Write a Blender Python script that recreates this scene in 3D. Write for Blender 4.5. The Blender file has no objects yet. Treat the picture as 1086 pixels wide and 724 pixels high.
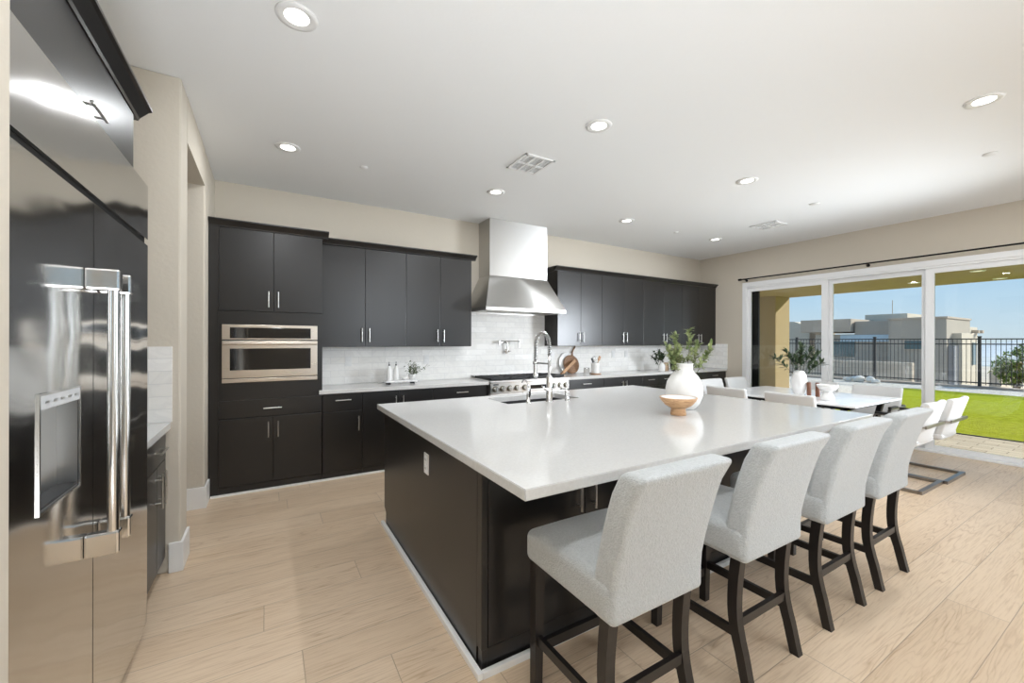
import bpy, bmesh, math, random
from mathutils import Vector, Matrix
random.seed(7)
S = bpy.context.scene
COL = S.collection
PI = math.pi

# ------------------------------------------------------------------ camera, sky, sun, exposure
W, H = 1086, 724
F_PX, YAW, CAM_Z, ROLL = 434.95, 0.5368, 1.408, -0.0024
cam_d = bpy.data.cameras.new('camera'); cam = bpy.data.objects.new('camera', cam_d); COL.objects.link(cam)
cam_d.sensor_width = 36.0; cam_d.sensor_fit = 'HORIZONTAL'; cam_d.lens = 36.0 * F_PX / W
cam_d.clip_start = 0.05; cam_d.clip_end = 8000
fw = Vector((math.sin(YAW), math.cos(YAW), 0)); r0 = Vector((math.cos(YAW), -math.sin(YAW), 0)); u0 = Vector((0, 0, 1))
rt = r0 * math.cos(ROLL) - u0 * math.sin(ROLL); up = r0 * math.sin(ROLL) + u0 * math.cos(ROLL)
M = Matrix.Identity(4)
for i in range(3):
    M[i][0], M[i][1], M[i][2] = rt[i], up[i], -fw[i]
M[2][3] = CAM_Z
cam.matrix_world = M
S.camera = cam

S.view_settings.view_transform = 'Standard'; S.view_settings.look = 'None'
S.view_settings.gamma = 1.0; S.view_settings.use_curve_mapping = False
S.view_settings.exposure = 0.0

SKY_STRENGTH, SUN_STRENGTH, CAN_W, SOFT_W, WALL_FILL_W, FILL_W = 1.6, 7.2, 8.8, 55.0, 54.0, 17.0
wd = bpy.data.worlds.new('sky'); S.world = wd; wd.use_nodes = True
wn = wd.node_tree.nodes; wl = wd.node_tree.links
bg = wn['Background']; bg.inputs['Strength'].default_value = SKY_STRENGTH
tc = wn.new('ShaderNodeTexCoord'); sp = wn.new('ShaderNodeSeparateXYZ'); cr = wn.new('ShaderNodeValToRGB')
wl.new(tc.outputs['Generated'], sp.inputs[0]); wl.new(sp.outputs['Z'], cr.inputs[0]); wl.new(cr.outputs[0], bg.inputs['Color'])
for p, c in ((0.0, (.43, .50, .555)), (0.07, (.35, .47, .585)), (0.16, (.25, .405, .585)), (0.6, (.16, .30, .52))):
    e = cr.color_ramp.elements[0] if p == 0 else cr.color_ramp.elements.new(p)
    e.position = p; e.color = (*c, 1)
cr.color_ramp.elements[-1].color = (.14, .27, .50, 1)
sun_d = bpy.data.lights.new('sun', 'SUN'); sun = bpy.data.objects.new('sun', sun_d); COL.objects.link(sun)
sun_d.energy = SUN_STRENGTH; sun_d.angle = 0.009; sun_d.color = (1.0, .95, .87)
sun.rotation_euler = Vector((.78, -.42, .47)).to_track_quat('Z', 'Y').to_euler()

# added unseen area lights, standing in for the photographer's bounced flash
def soft_light(name, loc, target, size, watts, spread=180):
    d = bpy.data.lights.new(name, 'AREA'); d.shape = 'SQUARE'; d.size = size; d.energy = watts; d.color = (.89, .955, 1.03); d.spread = math.radians(spread)
    o = bpy.data.objects.new(name, d); COL.objects.link(o); o.location = loc
    o.rotation_euler = (Vector(target) - Vector(loc)).to_track_quat('-Z', 'Y').to_euler()
soft_light('bounce_light', (-.05, -1.0, .45), (-.5, .3, 4.0), 1.0, SOFT_W, 115)
soft_light('bounce_light', (5.4, -2.3, .6), (5.2, -1.4, 4.0), 1.4, SOFT_W * .35)
soft_light('wall_fill_light', (6.95, .15, 1.6), (2.4, 5.0, 1.75), 1.1, WALL_FILL_W, 90)
soft_light('wall_fill_light', (2.6, -1.9, 2.1), (1.2, 5.0, 1.75), 1.8, WALL_FILL_W * .2, 90)
soft_light('fill_light', (.0, -1.9, 1.9), (7.3, 3.2, 2.0), 1.0, FILL_W, 80)

# ------------------------------------------------------------------ materials
def new_mat(name, color=(.8, .8, .8), rough=.5, metal=0.0, coat=0.0, spec=.5, sheen=0.0, trans=0.0, emit=None, aniso=0.0):
    m = bpy.data.materials.new(name); m.use_nodes = True
    b = m.node_tree.nodes['Principled BSDF']
    b.inputs['Base Color'].default_value = (*color, 1); b.inputs['Roughness'].default_value = rough
    b.inputs['Metallic'].default_value = metal; b.inputs['Coat Weight'].default_value = coat
    b.inputs['Specular IOR Level'].default_value = spec; b.inputs['Sheen Weight'].default_value = sheen
    b.inputs['Anisotropic'].default_value = aniso
    if emit:
        b.inputs['Emission Color'].default_value = (*emit[0], 1); b.inputs['Emission Strength'].default_value = emit[1]
    return m
def N(m, t, **kw):
    n = m.node_tree.nodes.new(t)
    for k, v in kw.items():
        if k in n.inputs: n.inputs[k].default_value = v
        else: setattr(n, k, v)
    return n
def L(m, a, b): m.node_tree.links.new(a, b)
def BS(m): return m.node_tree.nodes['Principled BSDF']
def coords(m, scale=(1, 1, 1), swap=None):
    t = N(m, 'ShaderNodeTexCoord'); out = t.outputs['Object']
    if swap:
        s = N(m, 'ShaderNodeSeparateXYZ'); c = N(m, 'ShaderNodeCombineXYZ'); L(m, out, s.inputs[0])
        for i, ax in enumerate(swap): L(m, s.outputs[ax], c.inputs[i])
        out = c.outputs[0]
    mp = N(m, 'ShaderNodeMapping'); mp.inputs['Scale'].default_value = scale
    L(m, out, mp.inputs[0]); return mp.outputs[0]
def bump_noise(m, scale=60, strength=.1, dist=.01, detail=3, cscale=(1, 1, 1)):
    n = N(m, 'ShaderNodeTexNoise', Scale=scale, Detail=detail); L(m, coords(m, cscale), n.inputs['Vector'])
    b = N(m, 'ShaderNodeBump', Strength=strength, Distance=dist); L(m, n.outputs['Fac'], b.inputs['Height'])
    L(m, b.outputs[0], BS(m).inputs['Normal']); return n
def ramp(m, fac, stops):
    r = N(m, 'ShaderNodeValToRGB'); el = r.color_ramp.elements
    for i, (p, c) in enumerate(stops):
        e = el[i] if i < 2 else el.new(p)
        e.position = p; e.color = (*c, 1)
    L(m, fac, r.inputs[0]); return r.outputs[0]
def mix(m, fac, a, b, mode='MIX'):
    x = N(m, 'ShaderNodeMix', data_type='RGBA', blend_type=mode)
    for s, v in ((x.inputs[0], fac), (x.inputs[6], a), (x.inputs[7], b)):
        if isinstance(v, (int, float)): s.default_value = v
        elif isinstance(v, tuple): s.default_value = (*v, 1)
        else: L(m, v, s)
    return x.outputs[2]
def noise_color(m, stops, scale=5, detail=4, cscale=(1, 1, 1), dist=0.0):
    n = N(m, 'ShaderNodeTexNoise', Scale=scale, Detail=detail, Distortion=dist); L(m, coords(m, cscale), n.inputs['Vector'])
    c = ramp(m, n.outputs['Fac'], stops); L(m, c, BS(m).inputs['Base Color']); return c

MT = {}
MT['wall'] = new_mat('wall_paint', (.61, .555, .468), .8); bump_noise(MT['wall'], 38, .25, .006, 2)
MT['ceiling'] = new_mat('ceiling_paint', (.875, .885, .89), .9); bump_noise(MT['ceiling'], 45, .12, .004, 2)
MT['trim'] = new_mat('white_trim_paint', (.85, .845, .83), .4); bump_noise(MT['trim'], 20, .02, .002)
MT['frame'] = new_mat('white_vinyl', (.84, .845, .85), .35); bump_noise(MT['frame'], 20, .02, .002)

def floor_mat():
    m = new_mat('oak_planks', rough=.40)
    PW, PL = .229, 1.75
    v = coords(m); sp_ = N(m, 'ShaderNodeSeparateXYZ'); L(m, v, sp_.inputs[0])
    def op(o, a, b=None, c=None):
        n = N(m, 'ShaderNodeMath', operation=o)
        for i, x in enumerate((a, b, c)):
            if x is None: continue
            if isinstance(x, (int, float)): n.inputs[i].default_value = x
            else: L(m, x, n.inputs[i])
        return n.outputs[0]
    ry = op('DIVIDE', op('ADD', sp_.outputs['Y'], 4.58 - .947 + .0), PW)
    row = op('FLOOR', ry); fy = op('FRACT', ry)
    wn_ = N(m, 'ShaderNodeTexWhiteNoise', noise_dimensions='1D'); L(m, row, wn_.inputs['W'])
    rx = op('ADD', op('DIVIDE', sp_.outputs['X'], PL), op('MULTIPLY', wn_.outputs['Value'], 7.0))
    col = op('FLOOR', rx); fx_ = op('FRACT', rx)
    idv = N(m, 'ShaderNodeCombineXYZ'); L(m, row, idv.inputs[0]); L(m, col, idv.inputs[1])
    wn2 = N(m, 'ShaderNodeTexWhiteNoise', noise_dimensions='3D'); L(m, idv.outputs[0], wn2.inputs['Vector'])
    ey = op('MULTIPLY', op('MINIMUM', fy, op('SUBTRACT', 1.0, fy)), PW); ex = op('MULTIPLY', op('MINIMUM', fx_, op('SUBTRACT', 1.0, fx_)), PL)
    edge = op('MINIMUM', ex, ey)
    seam = N(m, 'ShaderNodeMapRange'); seam.inputs['From Min'].default_value = .0006; seam.inputs['From Max'].default_value = .0026; L(m, edge, seam.inputs['Value'])
    base = ramp(m, wn2.outputs['Value'], ((0, (.68, .525, .37)), (1, (.76, .605, .445))))
    off = N(m, 'ShaderNodeVectorMath', operation='MULTIPLY_ADD'); off.inputs[1].default_value = (9, 5, 3); L(m, wn2.outputs['Color'], off.inputs[0]); L(m, v, off.inputs[2])
    mp = N(m, 'ShaderNodeMapping'); mp.inputs['Scale'].default_value = (.55, 7, 1); L(m, off.outputs[0], mp.inputs[0])
    n0 = N(m, 'ShaderNodeTexNoise', Scale=1.5, Detail=2); L(m, mp.outputs[0], n0.inputs['Vector'])
    rings = op('FRACT', op('MULTIPLY', n0.outputs['Fac'], 16.0))
    rings = op('ABSOLUTE', op('SUBTRACT', rings, .5))
    mp2 = N(m, 'ShaderNodeMapping'); mp2.inputs['Scale'].default_value = (4, 90, 1); L(m, off.outputs[0], mp2.inputs[0])
    n1 = N(m, 'ShaderNodeTexNoise', Scale=1.5, Detail=5, Roughness=.6); L(m, mp2.outputs[0], n1.inputs['Vector'])
    n2 = N(m, 'ShaderNodeTexNoise', Scale=1.1, Detail=2); L(m, mp.outputs[0], n2.inputs['Vector'])
    g1 = ramp(m, rings, ((.0, (.70, .62, .54)), (.14, (.95, .93, .91)), (.5, (1, 1, 1))))
    g2 = ramp(m, n1.outputs['Fac'], ((.32, (.80, .75, .70)), (.52, (1, 1, 1))))
    c = mix(m, ramp(m, n2.outputs['Fac'], ((.42, (0, 0, 0)), (.62, (.75, .75, .75)))), base, mix(m, 1.0, base, g1, 'MULTIPLY'))
    c = mix(m, .8, c, g2, 'MULTIPLY')
    c = mix(m, seam.outputs[0], (.40, .30, .21), c)
    L(m, c, BS(m).inputs['Base Color'])
    hgt = op('ADD', op('MULTIPLY', seam.outputs[0], 1.0), op('MULTIPLY', n1.outputs['Fac'], .12))
    b = N(m, 'ShaderNodeBump', Strength=.35, Distance=.0025); L(m, hgt, b.inputs['Height']); L(m, b.outputs[0], BS(m).inputs['Normal'])
    return m
MT['floor'] = floor_mat()

def tile_mat(name, swap):
    m = new_mat(name, rough=.5, spec=.35)
    v = coords(m, swap=swap)
    br = N(m, 'ShaderNodeTexBrick', Scale=1.0); br.offset = .5
    br.inputs['Mortar Size'].default_value = .0022; br.inputs['Brick Width'].default_value = .305; br.inputs['Row Height'].default_value = .0765
    br.inputs['Color1'].default_value = (0, 0, 0, 1); br.inputs['Color2'].default_value = (1, 1, 1, 1)
    L(m, v, br.inputs['Vector'])
    base = ramp(m, br.outputs['Color'], ((0, (.85, .835, .80)), (1, (.95, .94, .915))))
    off = N(m, 'ShaderNodeVectorMath', operation='MULTIPLY_ADD'); off.inputs[1].default_value = (5, 3, 1)
    L(m, br.outputs['Color'], off.inputs[0]); L(m, v, off.inputs[2])
    n = N(m, 'ShaderNodeTexNoise', Scale=4, Detail=6, Distortion=1.8); L(m, off.outputs[0], n.inputs['Vector'])
    veins = ramp(m, n.outputs['Fac'], ((.40, (1, 1, 1)), (.5, (.90, .90, .905)), (.56, (1, 1, 1))))
    c = mix(m, .6, base, veins, 'MULTIPLY'); c = mix(m, br.outputs['Fac'], c, (.74, .735, .72))
    L(m, c, BS(m).inputs['Base Color'])
    b = N(m, 'ShaderNodeBump', Strength=.3, Distance=.002); b.invert = True
    L(m, br.outputs['Fac'], b.inputs['Height']); L(m, b.outputs[0], BS(m).inputs['Normal'])
    return m
MT['tile_x'] = tile_mat('marble_subway_tile', 'XZY'); MT['tile_y'] = tile_mat('marble_subway_tile_side', 'YZX')

MT['dark'] = new_mat('espresso_cabinet', (.0125, .0112, .0105), .30, spec=.6)
_n = bump_noise(MT['dark'], 6, .03, .002, 4, (14, 14, 1))
MT['dark_in'] = new_mat('dark_recess', (.008, .0075, .007), .7); bump_noise(MT['dark_in'], 30, .05, .002)
MT['quartz'] = new_mat('white_quartz', (.80, .785, .76), .13, spec=.5)
noise_color(MT['quartz'], ((.3, (.61, .605, .59)), (.7, (.66, .655, .64))), 90, 3)
MT['boucle'] = new_mat('white_boucle', (.72, .71, .69), .95, sheen=.3)
def boucle(m):
    v = N(m, 'ShaderNodeTexVoronoi', Scale=190); L(m, coords(m), v.inputs['Vector'])
    n = N(m, 'ShaderNodeTexNoise', Scale=95, Detail=3); L(m, coords(m), n.inputs['Vector'])
    a = N(m, 'ShaderNodeMath', operation='ADD'); L(m, v.outputs['Distance'], a.inputs[0]); L(m, n.outputs['Fac'], a.inputs[1])
    b = N(m, 'ShaderNodeBump', Strength=.55, Distance=.004); L(m, a.outputs[0], b.inputs['Height']); L(m, b.outputs[0], BS(m).inputs['Normal'])
    L(m, ramp(m, n.outputs['Fac'], ((.3, (.43, .45, .455)), (.7, (.50, .52, .525)))), BS(m).inputs['Base Color'])
boucle(MT['boucle'])
MT['black_wood'] = new_mat('black_stained_wood', (.012, .0095, .009), .36); bump_noise(MT['black_wood'], 8, .06, .002, 4, (12, 12, 1))
def steel(name, col, rough, cscale, bump=.0, wav=0.0, aniso=0.0, arot=0.0):
    m = new_mat(name, col, rough, 1.0, aniso=aniso); BS(m).inputs['Anisotropic Rotation'].default_value = arot
    n = N(m, 'ShaderNodeTexNoise', Scale=3, Detail=5); L(m, coords(m, cscale), n.inputs['Vector'])
    r = N(m, 'ShaderNodeMapRange'); r.inputs['To Min'].default_value = rough * .93; r.inputs['To Max'].default_value = rough * 1.07
    L(m, n.outputs['Fac'], r.inputs['Value']); L(m, r.outputs[0], BS(m).inputs['Roughness'])
    b = N(m, 'ShaderNodeBump', Strength=bump, Distance=.001); L(m, n.outputs['Fac'], b.inputs['Height'])
    if wav:
        w = N(m, 'ShaderNodeTexNoise', Scale=2.6, Detail=1); L(m, coords(m, (1, 1, 1.3)), w.inputs['Vector'])
        b2 = N(m, 'ShaderNodeBump', Strength=wav, Distance=.03); L(m, w.outputs['Fac'], b2.inputs['Height']); L(m, b.outputs[0], b2.inputs['Normal'])
        L(m, b2.outputs[0], BS(m).inputs['Normal'])
    else: L(m, b.outputs[0], BS(m).inputs['Normal'])
    return m
MT['fridge'] = steel('brushed_fridge_steel', (.68, .67, .65), .12, (1, 40, 1.5), .0, .34)
MT['steel_h'] = steel('brushed_steel', (.66, .65, .63), .28, (.6, .6, 30))
MT['steel_v'] = steel('hood_brushed_steel', (.56, .555, .54), .36, (.6, .6, 30), aniso=.8, arot=.25)
MT['nickel'] = steel('satin_nickel', (.72, .71, .69), .28, (50, 50, 50), .02)
MT['chrome'] = steel('chrome', (.80, .80, .80), .07, (20, 20, 20), .0)
MT['warm_steel'] = steel('warm_brushed_steel', (.70, .63, .55), .28, (.6, .6, 30))
MT['bronze'] = steel('dark_bronze', (.13, .115, .075), .35, (2, 2, 2))
MT['dark_chrome'] = steel('dark_chrome', (.30, .28, .26), .34, (2, 2, 2))
MT['dispenser'] = steel('dispenser_steel', (.50, .50, .49), .30, (2, 2, 2), .0)
MT['handle_steel'] = steel('handle_steel', (.70, .69, .67), .17, (2, 2, 2), .0)
MT['sink'] = new_mat('dark_granite', (.028, .028, .03), .45); bump_noise(MT['sink'], 80, .1, .002)
MT['black_glass'] = new_mat('black_glass', (.006, .006, .007), .06, coat=.5); bump_noise(MT['black_glass'], 5, .005, .001)
MT['cast_iron'] = new_mat('cast_iron', (.015, .015, .016), .55); bump_noise(MT['cast_iron'], 120, .25, .002)
MT['fence'] = new_mat('fence_paint', (.035, .033, .034), .55); bump_noise(MT['fence'], 40, .05, .002)
MT['black_metal'] = new_mat('black_metal', (.012, .012, .013), .4, .6); bump_noise(MT['black_metal'], 60, .05, .002)
MT['black_plastic'] = new_mat('black_plastic', (.012, .012, .012), .45); bump_noise(MT['black_plastic'], 60, .05, .002)
MT['white_plastic'] = new_mat('white_plastic', (.82, .82, .81), .35); bump_noise(MT['white_plastic'], 40, .02, .002)
MT['ceramic'] = new_mat('white_ceramic', (.80, .785, .765), .55); bump_noise(MT['ceramic'], 25, .18, .004, 4)
noise_color(MT['ceramic'], ((.3, (.74, .725, .70)), (.7, (.83, .82, .80))), 12)
MT['gloss_ceramic'] = new_mat('white_glazed_ceramic', (.82, .815, .80), .25); bump_noise(MT['gloss_ceramic'], 30, .03, .002)
MT['leather'] = new_mat('white_leather', (.66, .655, .645), .55); bump_noise(MT['leather'], 160, .12, .002)
MT['table_white'] = new_mat('white_table_glass', (.84, .845, .85), .16, spec=.35)
noise_color(MT['table_white'], ((.44, (.85, .85, .855)), (.5, (.78, .785, .80)), (.56, (.85, .85, .855))), 2.2, 6, dist=1.5)
def wood(name, c1, c2, scale=(3, 30, 3), rough=.5):
    m = new_mat(name, c1, rough); noise_color(m, ((.3, c1), (.7, c2)), 2.5, 6, scale, 1.0); bump_noise(m, 3, .1, .002, 4, scale); return m
MT['bowl_wood'] = wood('mango_wood', (.42, .22, .10), (.66, .42, .23), (8, 8, 40))
MT['walnut'] = wood('acacia_wood', (.16, .075, .035), (.38, .21, .105), (6, 6, 50))
MT['beech'] = wood('beech_wood', (.42, .24, .12), (.55, .34, .19), (6, 6, 50))
MT['copper_wood'] = wood('brown_candle_wax', (.12, .045, .022), (.24, .095, .05), (20, 20, 3))
def leafm(name, c1, c2):
    m = new_mat(name, c1, .5); noise_color(m, ((.35, c1), (.65, c2)), 22, 2); return m
MT['leaf'] = leafm('eucalyptus_leaf', (.17, .23, .08), (.44, .48, .24))
MT['leaf_dark'] = leafm('olive_leaf', (.022, .045, .020), (.075, .11, .05))
MT['leaf_mid'] = leafm('herb_leaf', (.06, .09, .04), (.17, .21, .10))
MT['stem'] = leafm('brown_stem', (.07, .05, .02), (.14, .11, .05))
MT['tree_leaf'] = leafm('tree_leaf', (.16, .25, .04), (.38, .46, .12))
MT['stucco_out'] = new_mat('ochre_stucco', (.44, .335, .205), .95, spec=.1); bump_noise(MT['stucco_out'], 60, .5, .01)
MT['house'] = new_mat('taupe_stucco', (.45, .40, .34), .95, spec=.1); bump_noise(MT['house'], 8, .3, .03)
MT['house_light'] = new_mat('cream_stucco', (.62, .55, .45), .95, spec=.1); bump_noise(MT['house_light'], 8, .3, .03)
MT['house_dark'] = new_mat('shaded_stucco', (.30, .30, .31), .9, spec=.1); bump_noise(MT['house_dark'], 8, .3, .03)  # shade on the house pop-out put into a darker stucco colour
MT['house_glass'] = new_mat('tinted_window', (.10, .16, .17), .08); bump_noise(MT['house_glass'], 2, .01, .01)
MT['fascia'] = new_mat('fascia_metal', (.50, .42, .34), .8, spec=.1); bump_noise(MT['fascia'], 8, .1, .01)
MT['paleblue'] = new_mat('pale_blue_glass', (.50, .62, .70), .2); bump_noise(MT['paleblue'], 4, .02, .01)
def grass():
    m = new_mat('artificial_turf', rough=1.0, spec=.05)
    noise_color(m, ((.25, (.27, .31, .012)), (.5, (.38, .425, .02)), (.8, (.50, .53, .045))), 11, 9)
    bump_noise(m, 60, 1.0, .03, 5); return m
MT['grass'] = grass()
def pavers():
    m = new_mat('tan_pavers', rough=.85)
    br = N(m, 'ShaderNodeTexBrick', Scale=1.0); br.offset = .5
    br.inputs['Mortar Size'].default_value = .006; br.inputs['Brick Width'].default_value = .32; br.inputs['Row Height'].default_value = .16
    br.inputs['Color1'].default_value = (.46, .39, .32, 1); br.inputs['Color2'].default_value = (.58, .51, .43, 1); br.inputs['Mortar'].default_value = (.26, .22, .18, 1)
    L(m, coords(m, swap='YXZ'), br.inputs['Vector']); L(m, br.outputs['Color'], BS(m).inputs['Base Color'])
    return m
MT['pavers'] = pavers()
MT['gravel'] = new_mat('pale_gravel', rough=1.0, spec=.05); noise_color(MT['gravel'], ((.35, (.42, .36, .30)), (.5, (.70, .62, .53)), (.7, (.88, .82, .74))), 26, 4); bump_noise(MT['gravel'], 26, .25, .02)
MT['ground'] = new_mat('desert_ground', rough=1.0); noise_color(MT['ground'], ((.3, (.50, .42, .33)), (.7, (.62, .53, .43))), .7, 6)
MT['city'] = new_mat('hazy_valley_floor', rough=1.0); noise_color(MT['city'], ((.35, (.36, .40, .42)), (.5, (.46, .49, .50)), (.65, (.60, .60, .59))), .012, 8)  # pale grey-blue: distance haze put into the ground colour
MT['hill'] = new_mat('hazy_mountain', (.40, .47, .55), 1.0); noise_color(MT['hill'], ((.3, (.42, .47, .52)), (.7, (.50, .54, .58))), .003, 6)  # aerial haze mixed into the mountain colour
MT['block'] = new_mat('tan_block', rough=.9)
def blockm(m):
    br = N(m, 'ShaderNodeTexBrick', Scale=1.0); br.inputs['Brick Width'].default_value = .4; br.inputs['Row Height'].default_value = .2; br.inputs['Mortar Size'].default_value = .008
    br.inputs['Color1'].default_value = (.62, .51, .40, 1); br.inputs['Color2'].default_value = (.70, .59, .47, 1); br.inputs['Mortar'].default_value = (.52, .43, .34, 1)
    L(m, coords(m, swap='YZX'), br.inputs['Vector']); L(m, br.outputs['Color'], BS(m).inputs['Base Color'])
blockm(MT['block'])
MT['rock'] = new_mat('boulder', rough=.95); noise_color(MT['rock'], ((.3, (.80, .73, .64)), (.7, (.95, .89, .81))), 9, 5); bump_noise(MT['rock'], 14, .6, .03)
MT['curb'] = new_mat('concrete_curb', (.45, .36, .29), .95, spec=.1); bump_noise(MT['curb'], 30, .3, .01)
MT['bark'] = new_mat('bark', (.12, .085, .06), .95); bump_noise(MT['bark'], 20, .6, .02)
MT['lens'] = new_mat('led_lens', (.9, .9, .88), .5, emit=((1.0, .96, .90), 6.0)); bump_noise(MT['lens'], 20, .01, .001)
MT['lens_out'] = new_mat('patio_led_lens', (.9, .85, .75), .5, emit=((1.0, .90, .74), 1.3)); bump_noise(MT['lens_out'], 20, .01, .001)
MT['vent_dark'] = new_mat('vent_shadow', (.16, .16, .16), .8); bump_noise(MT['vent_dark'], 30, .05, .002)
MT['marble_tray'] = new_mat('white_marble', rough=.25); noise_color(MT['marble_tray'], ((.4, (.82, .81, .80)), (.52, (.68, .67, .67)), (.6, (.83, .82, .81))), 8, 6, dist=1.5)
MT['tan_clay'] = new_mat('tan_clay', (.46, .33, .22), .8); bump_noise(MT['tan_clay'], 40, .3, .004)
MT['display'] = new_mat('display_strip', (.62, .64, .66), .25); bump_noise(MT['display'], 20, .01, .001)
def glass(name, tint=(.96, .985, .975)):
    m = bpy.data.materials.new(name); m.use_nodes = True; nt = m.node_tree; nt.nodes.clear()
    o = nt.nodes.new('ShaderNodeOutputMaterial'); t = nt.nodes.new('ShaderNodeBsdfTransparent'); g = nt.nodes.new('ShaderNodeBsdfGlossy')
    f = nt.nodes.new('ShaderNodeFresnel'); x = nt.nodes.new('ShaderNodeMixShader'); f.inputs['IOR'].default_value = 1.45
    t.inputs['Color'].default_value = (*tint, 1); g.inputs['Roughness'].default_value = .01
    nt.links.new(f.outputs[0], x.inputs[0]); nt.links.new(t.outputs[0], x.inputs[1]); nt.links.new(g.outputs[0], x.inputs[2]); nt.links.new(x.outputs[0], o.inputs[0])
    return m
MT['glass'] = glass('window_glass')

# ------------------------------------------------------------------ mesh helpers
class MB:
    def __init__(self): self.bm = bmesh.new()
    def _add(self, vs, fs, smooth=False):
        v = [self.bm.verts.new(p) for p in vs]; out = []
        for f in fs:
            try:
                fc = self.bm.faces.new([v[i] for i in f]); fc.smooth = smooth; out.append(fc)
            except ValueError: pass
        return v, out
    def box(self, x0, x1, y0, y1, z0, z1, bev=0.0, seg=2):
        x0, x1 = sorted((x0, x1)); y0, y1 = sorted((y0, y1)); z0, z1 = sorted((z0, z1))
        P = [(x, y, z) for x in (x0, x1) for y in (y0, y1) for z in (z0, z1)]
        v, f = self._add(P, [(0, 1, 3, 2), (4, 6, 7, 5), (0, 4, 5, 1), (2, 3, 7, 6), (0, 2, 6, 4), (1, 5, 7, 3)])
        if bev > 0:
            es = list({e for q in f for e in q.edges})
            bmesh.ops.bevel(self.bm, geom=es, offset=bev, segments=seg, affect='EDGES', profile=.6)
        return self
    def rbox(self, c, h, r, n=6, deform=None, k=4):
        def ax(hh, rr):
            a = [-hh + rr * t for t in [i / k for i in range(k + 1)]]
            mid = [(-hh + rr) + (2 * hh - 2 * rr) * i / n for i in range(1, n)]
            return a + mid + [-q for q in reversed(a)]
        r3 = tuple(min(r, x * .999) for x in h)
        A = [ax(h[i], r3[i]) for i in range(3)]
        idx = {}; vs = []; fs = []
        def vid(i, j, k_):
            key = (i, j, k_)
            if key not in idx:
                p = Vector((A[0][i], A[1][j], A[2][k_]))
                q = Vector([max(-h[a] + r3[a], min(h[a] - r3[a], p[a])) for a in range(3)])
                d = Vector([(p[a] - q[a]) / r3[a] for a in range(3)])
                if d.length > 1e-6:
                    d.normalize(); p = q + Vector([d[a] * r3[a] for a in range(3)])
                p = p + Vector(c)
                if deform: p = deform(p)
                idx[key] = len(vs); vs.append(p)
            return idx[key]
        ni, nj, nk = (len(a) - 1 for a in A)
        for i in range(ni):
            for j in range(nj):
                fs.append((vid(i, j, 0), vid(i, j + 1, 0), vid(i + 1, j + 1, 0), vid(i + 1, j, 0)))
                fs.append((vid(i, j, nk), vid(i + 1, j, nk), vid(i + 1, j + 1, nk), vid(i, j + 1, nk)))
        for i in range(ni):
            for k_ in range(nk):
                fs.append((vid(i, 0, k_), vid(i + 1, 0, k_), vid(i + 1, 0, k_ + 1), vid(i, 0, k_ + 1)))
                fs.append((vid(i, nj, k_), vid(i, nj, k_ + 1), vid(i + 1, nj, k_ + 1), vid(i + 1, nj, k_)))
        for j in range(nj):
            for k_ in range(nk):
                fs.append((vid(0, j, k_), vid(0, j, k_ + 1), vid(0, j + 1, k_ + 1), vid(0, j + 1, k_)))
                fs.append((vid(ni, j, k_), vid(ni, j + 1, k_), vid(ni, j + 1, k_ + 1), vid(ni, j, k_ + 1)))
        self._add(vs, fs, True); return self
    def tube(self, path, r, n=10, caps=True, squash=None):
        path = [Vector(p) for p in path]; rr = r if isinstance(r, (list, tuple)) else [r] * len(path)
        rings = []; prev = None
        for i, p in enumerate(path):
            if i == 0: t = path[1] - p
            elif i == len(path) - 1: t = p - path[i - 1]
            else: t = (path[i + 1] - p).normalized() + (p - path[i - 1]).normalized()
            t.normalize()
            if prev is None:
                a = Vector((0, 0, 1)) if abs(t.z) < .9 else Vector((1, 0, 0))
                u = (a - t * a.dot(t)).normalized()
            else: u = (prev - t * prev.dot(t)).normalized()
            prev = u; w = t.cross(u)
            rings.append([p + (u * math.cos(2 * PI * j / n) + w * math.sin(2 * PI * j / n)) * rr[i] for j in range(n)])
        vs = [q for ring in rings for q in ring]; fs = []
        for i in range(len(path) - 1):
            for j in range(n):
                fs.append((i * n + j, i * n + (j + 1) % n, (i + 1) * n + (j + 1) % n, (i + 1) * n + j))
        self._add(vs, fs, True)
        if caps:
            self._add(rings[0][::-1], [tuple(range(n))]); self._add(rings[-1], [tuple(range(n))])
        return self
    def cyl(self, p0, p1, r, n=16): return self.tube([p0, p1], r, n)
    def lathe(self, prof, c=(0, 0, 0), n=32, smooth=True):
        vs = []; fs = []
        for (r, z) in prof:
            for j in range(n):
                a = 2 * PI * j / n; vs.append((c[0] + max(r, 1e-4) * math.cos(a), c[1] + max(r, 1e-4) * math.sin(a), c[2] + z))
        for i in range(len(prof) - 1):
            for j in range(n):
                fs.append((i * n + j, i * n + (j + 1) % n, (i + 1) * n + (j + 1) % n, (i + 1) * n + j))
        if prof[0][0] > 1e-3: fs.append(tuple(range(n))[::-1])
        if prof[-1][0] > 1e-3: fs.append(tuple(range((len(prof) - 1) * n, len(prof) * n)))
        self._add(vs, fs, smooth); return self
    def prism(self, poly, axis, a, b, smooth=False):
        def P(u, v, w):
            return {'x': (w, u, v), 'y': (u, w, v), 'z': (u, v, w)}[axis]
        n = len(poly)
        vs = [P(u, v, a) for u, v in poly] + [P(u, v, b) for u, v in poly]
        fs = [tuple(range(n))[::-1], tuple(range(n, 2 * n))] + [(i, (i + 1) % n, n + (i + 1) % n, n + i) for i in range(n)]
        self._add(vs, fs, smooth); return self
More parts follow.
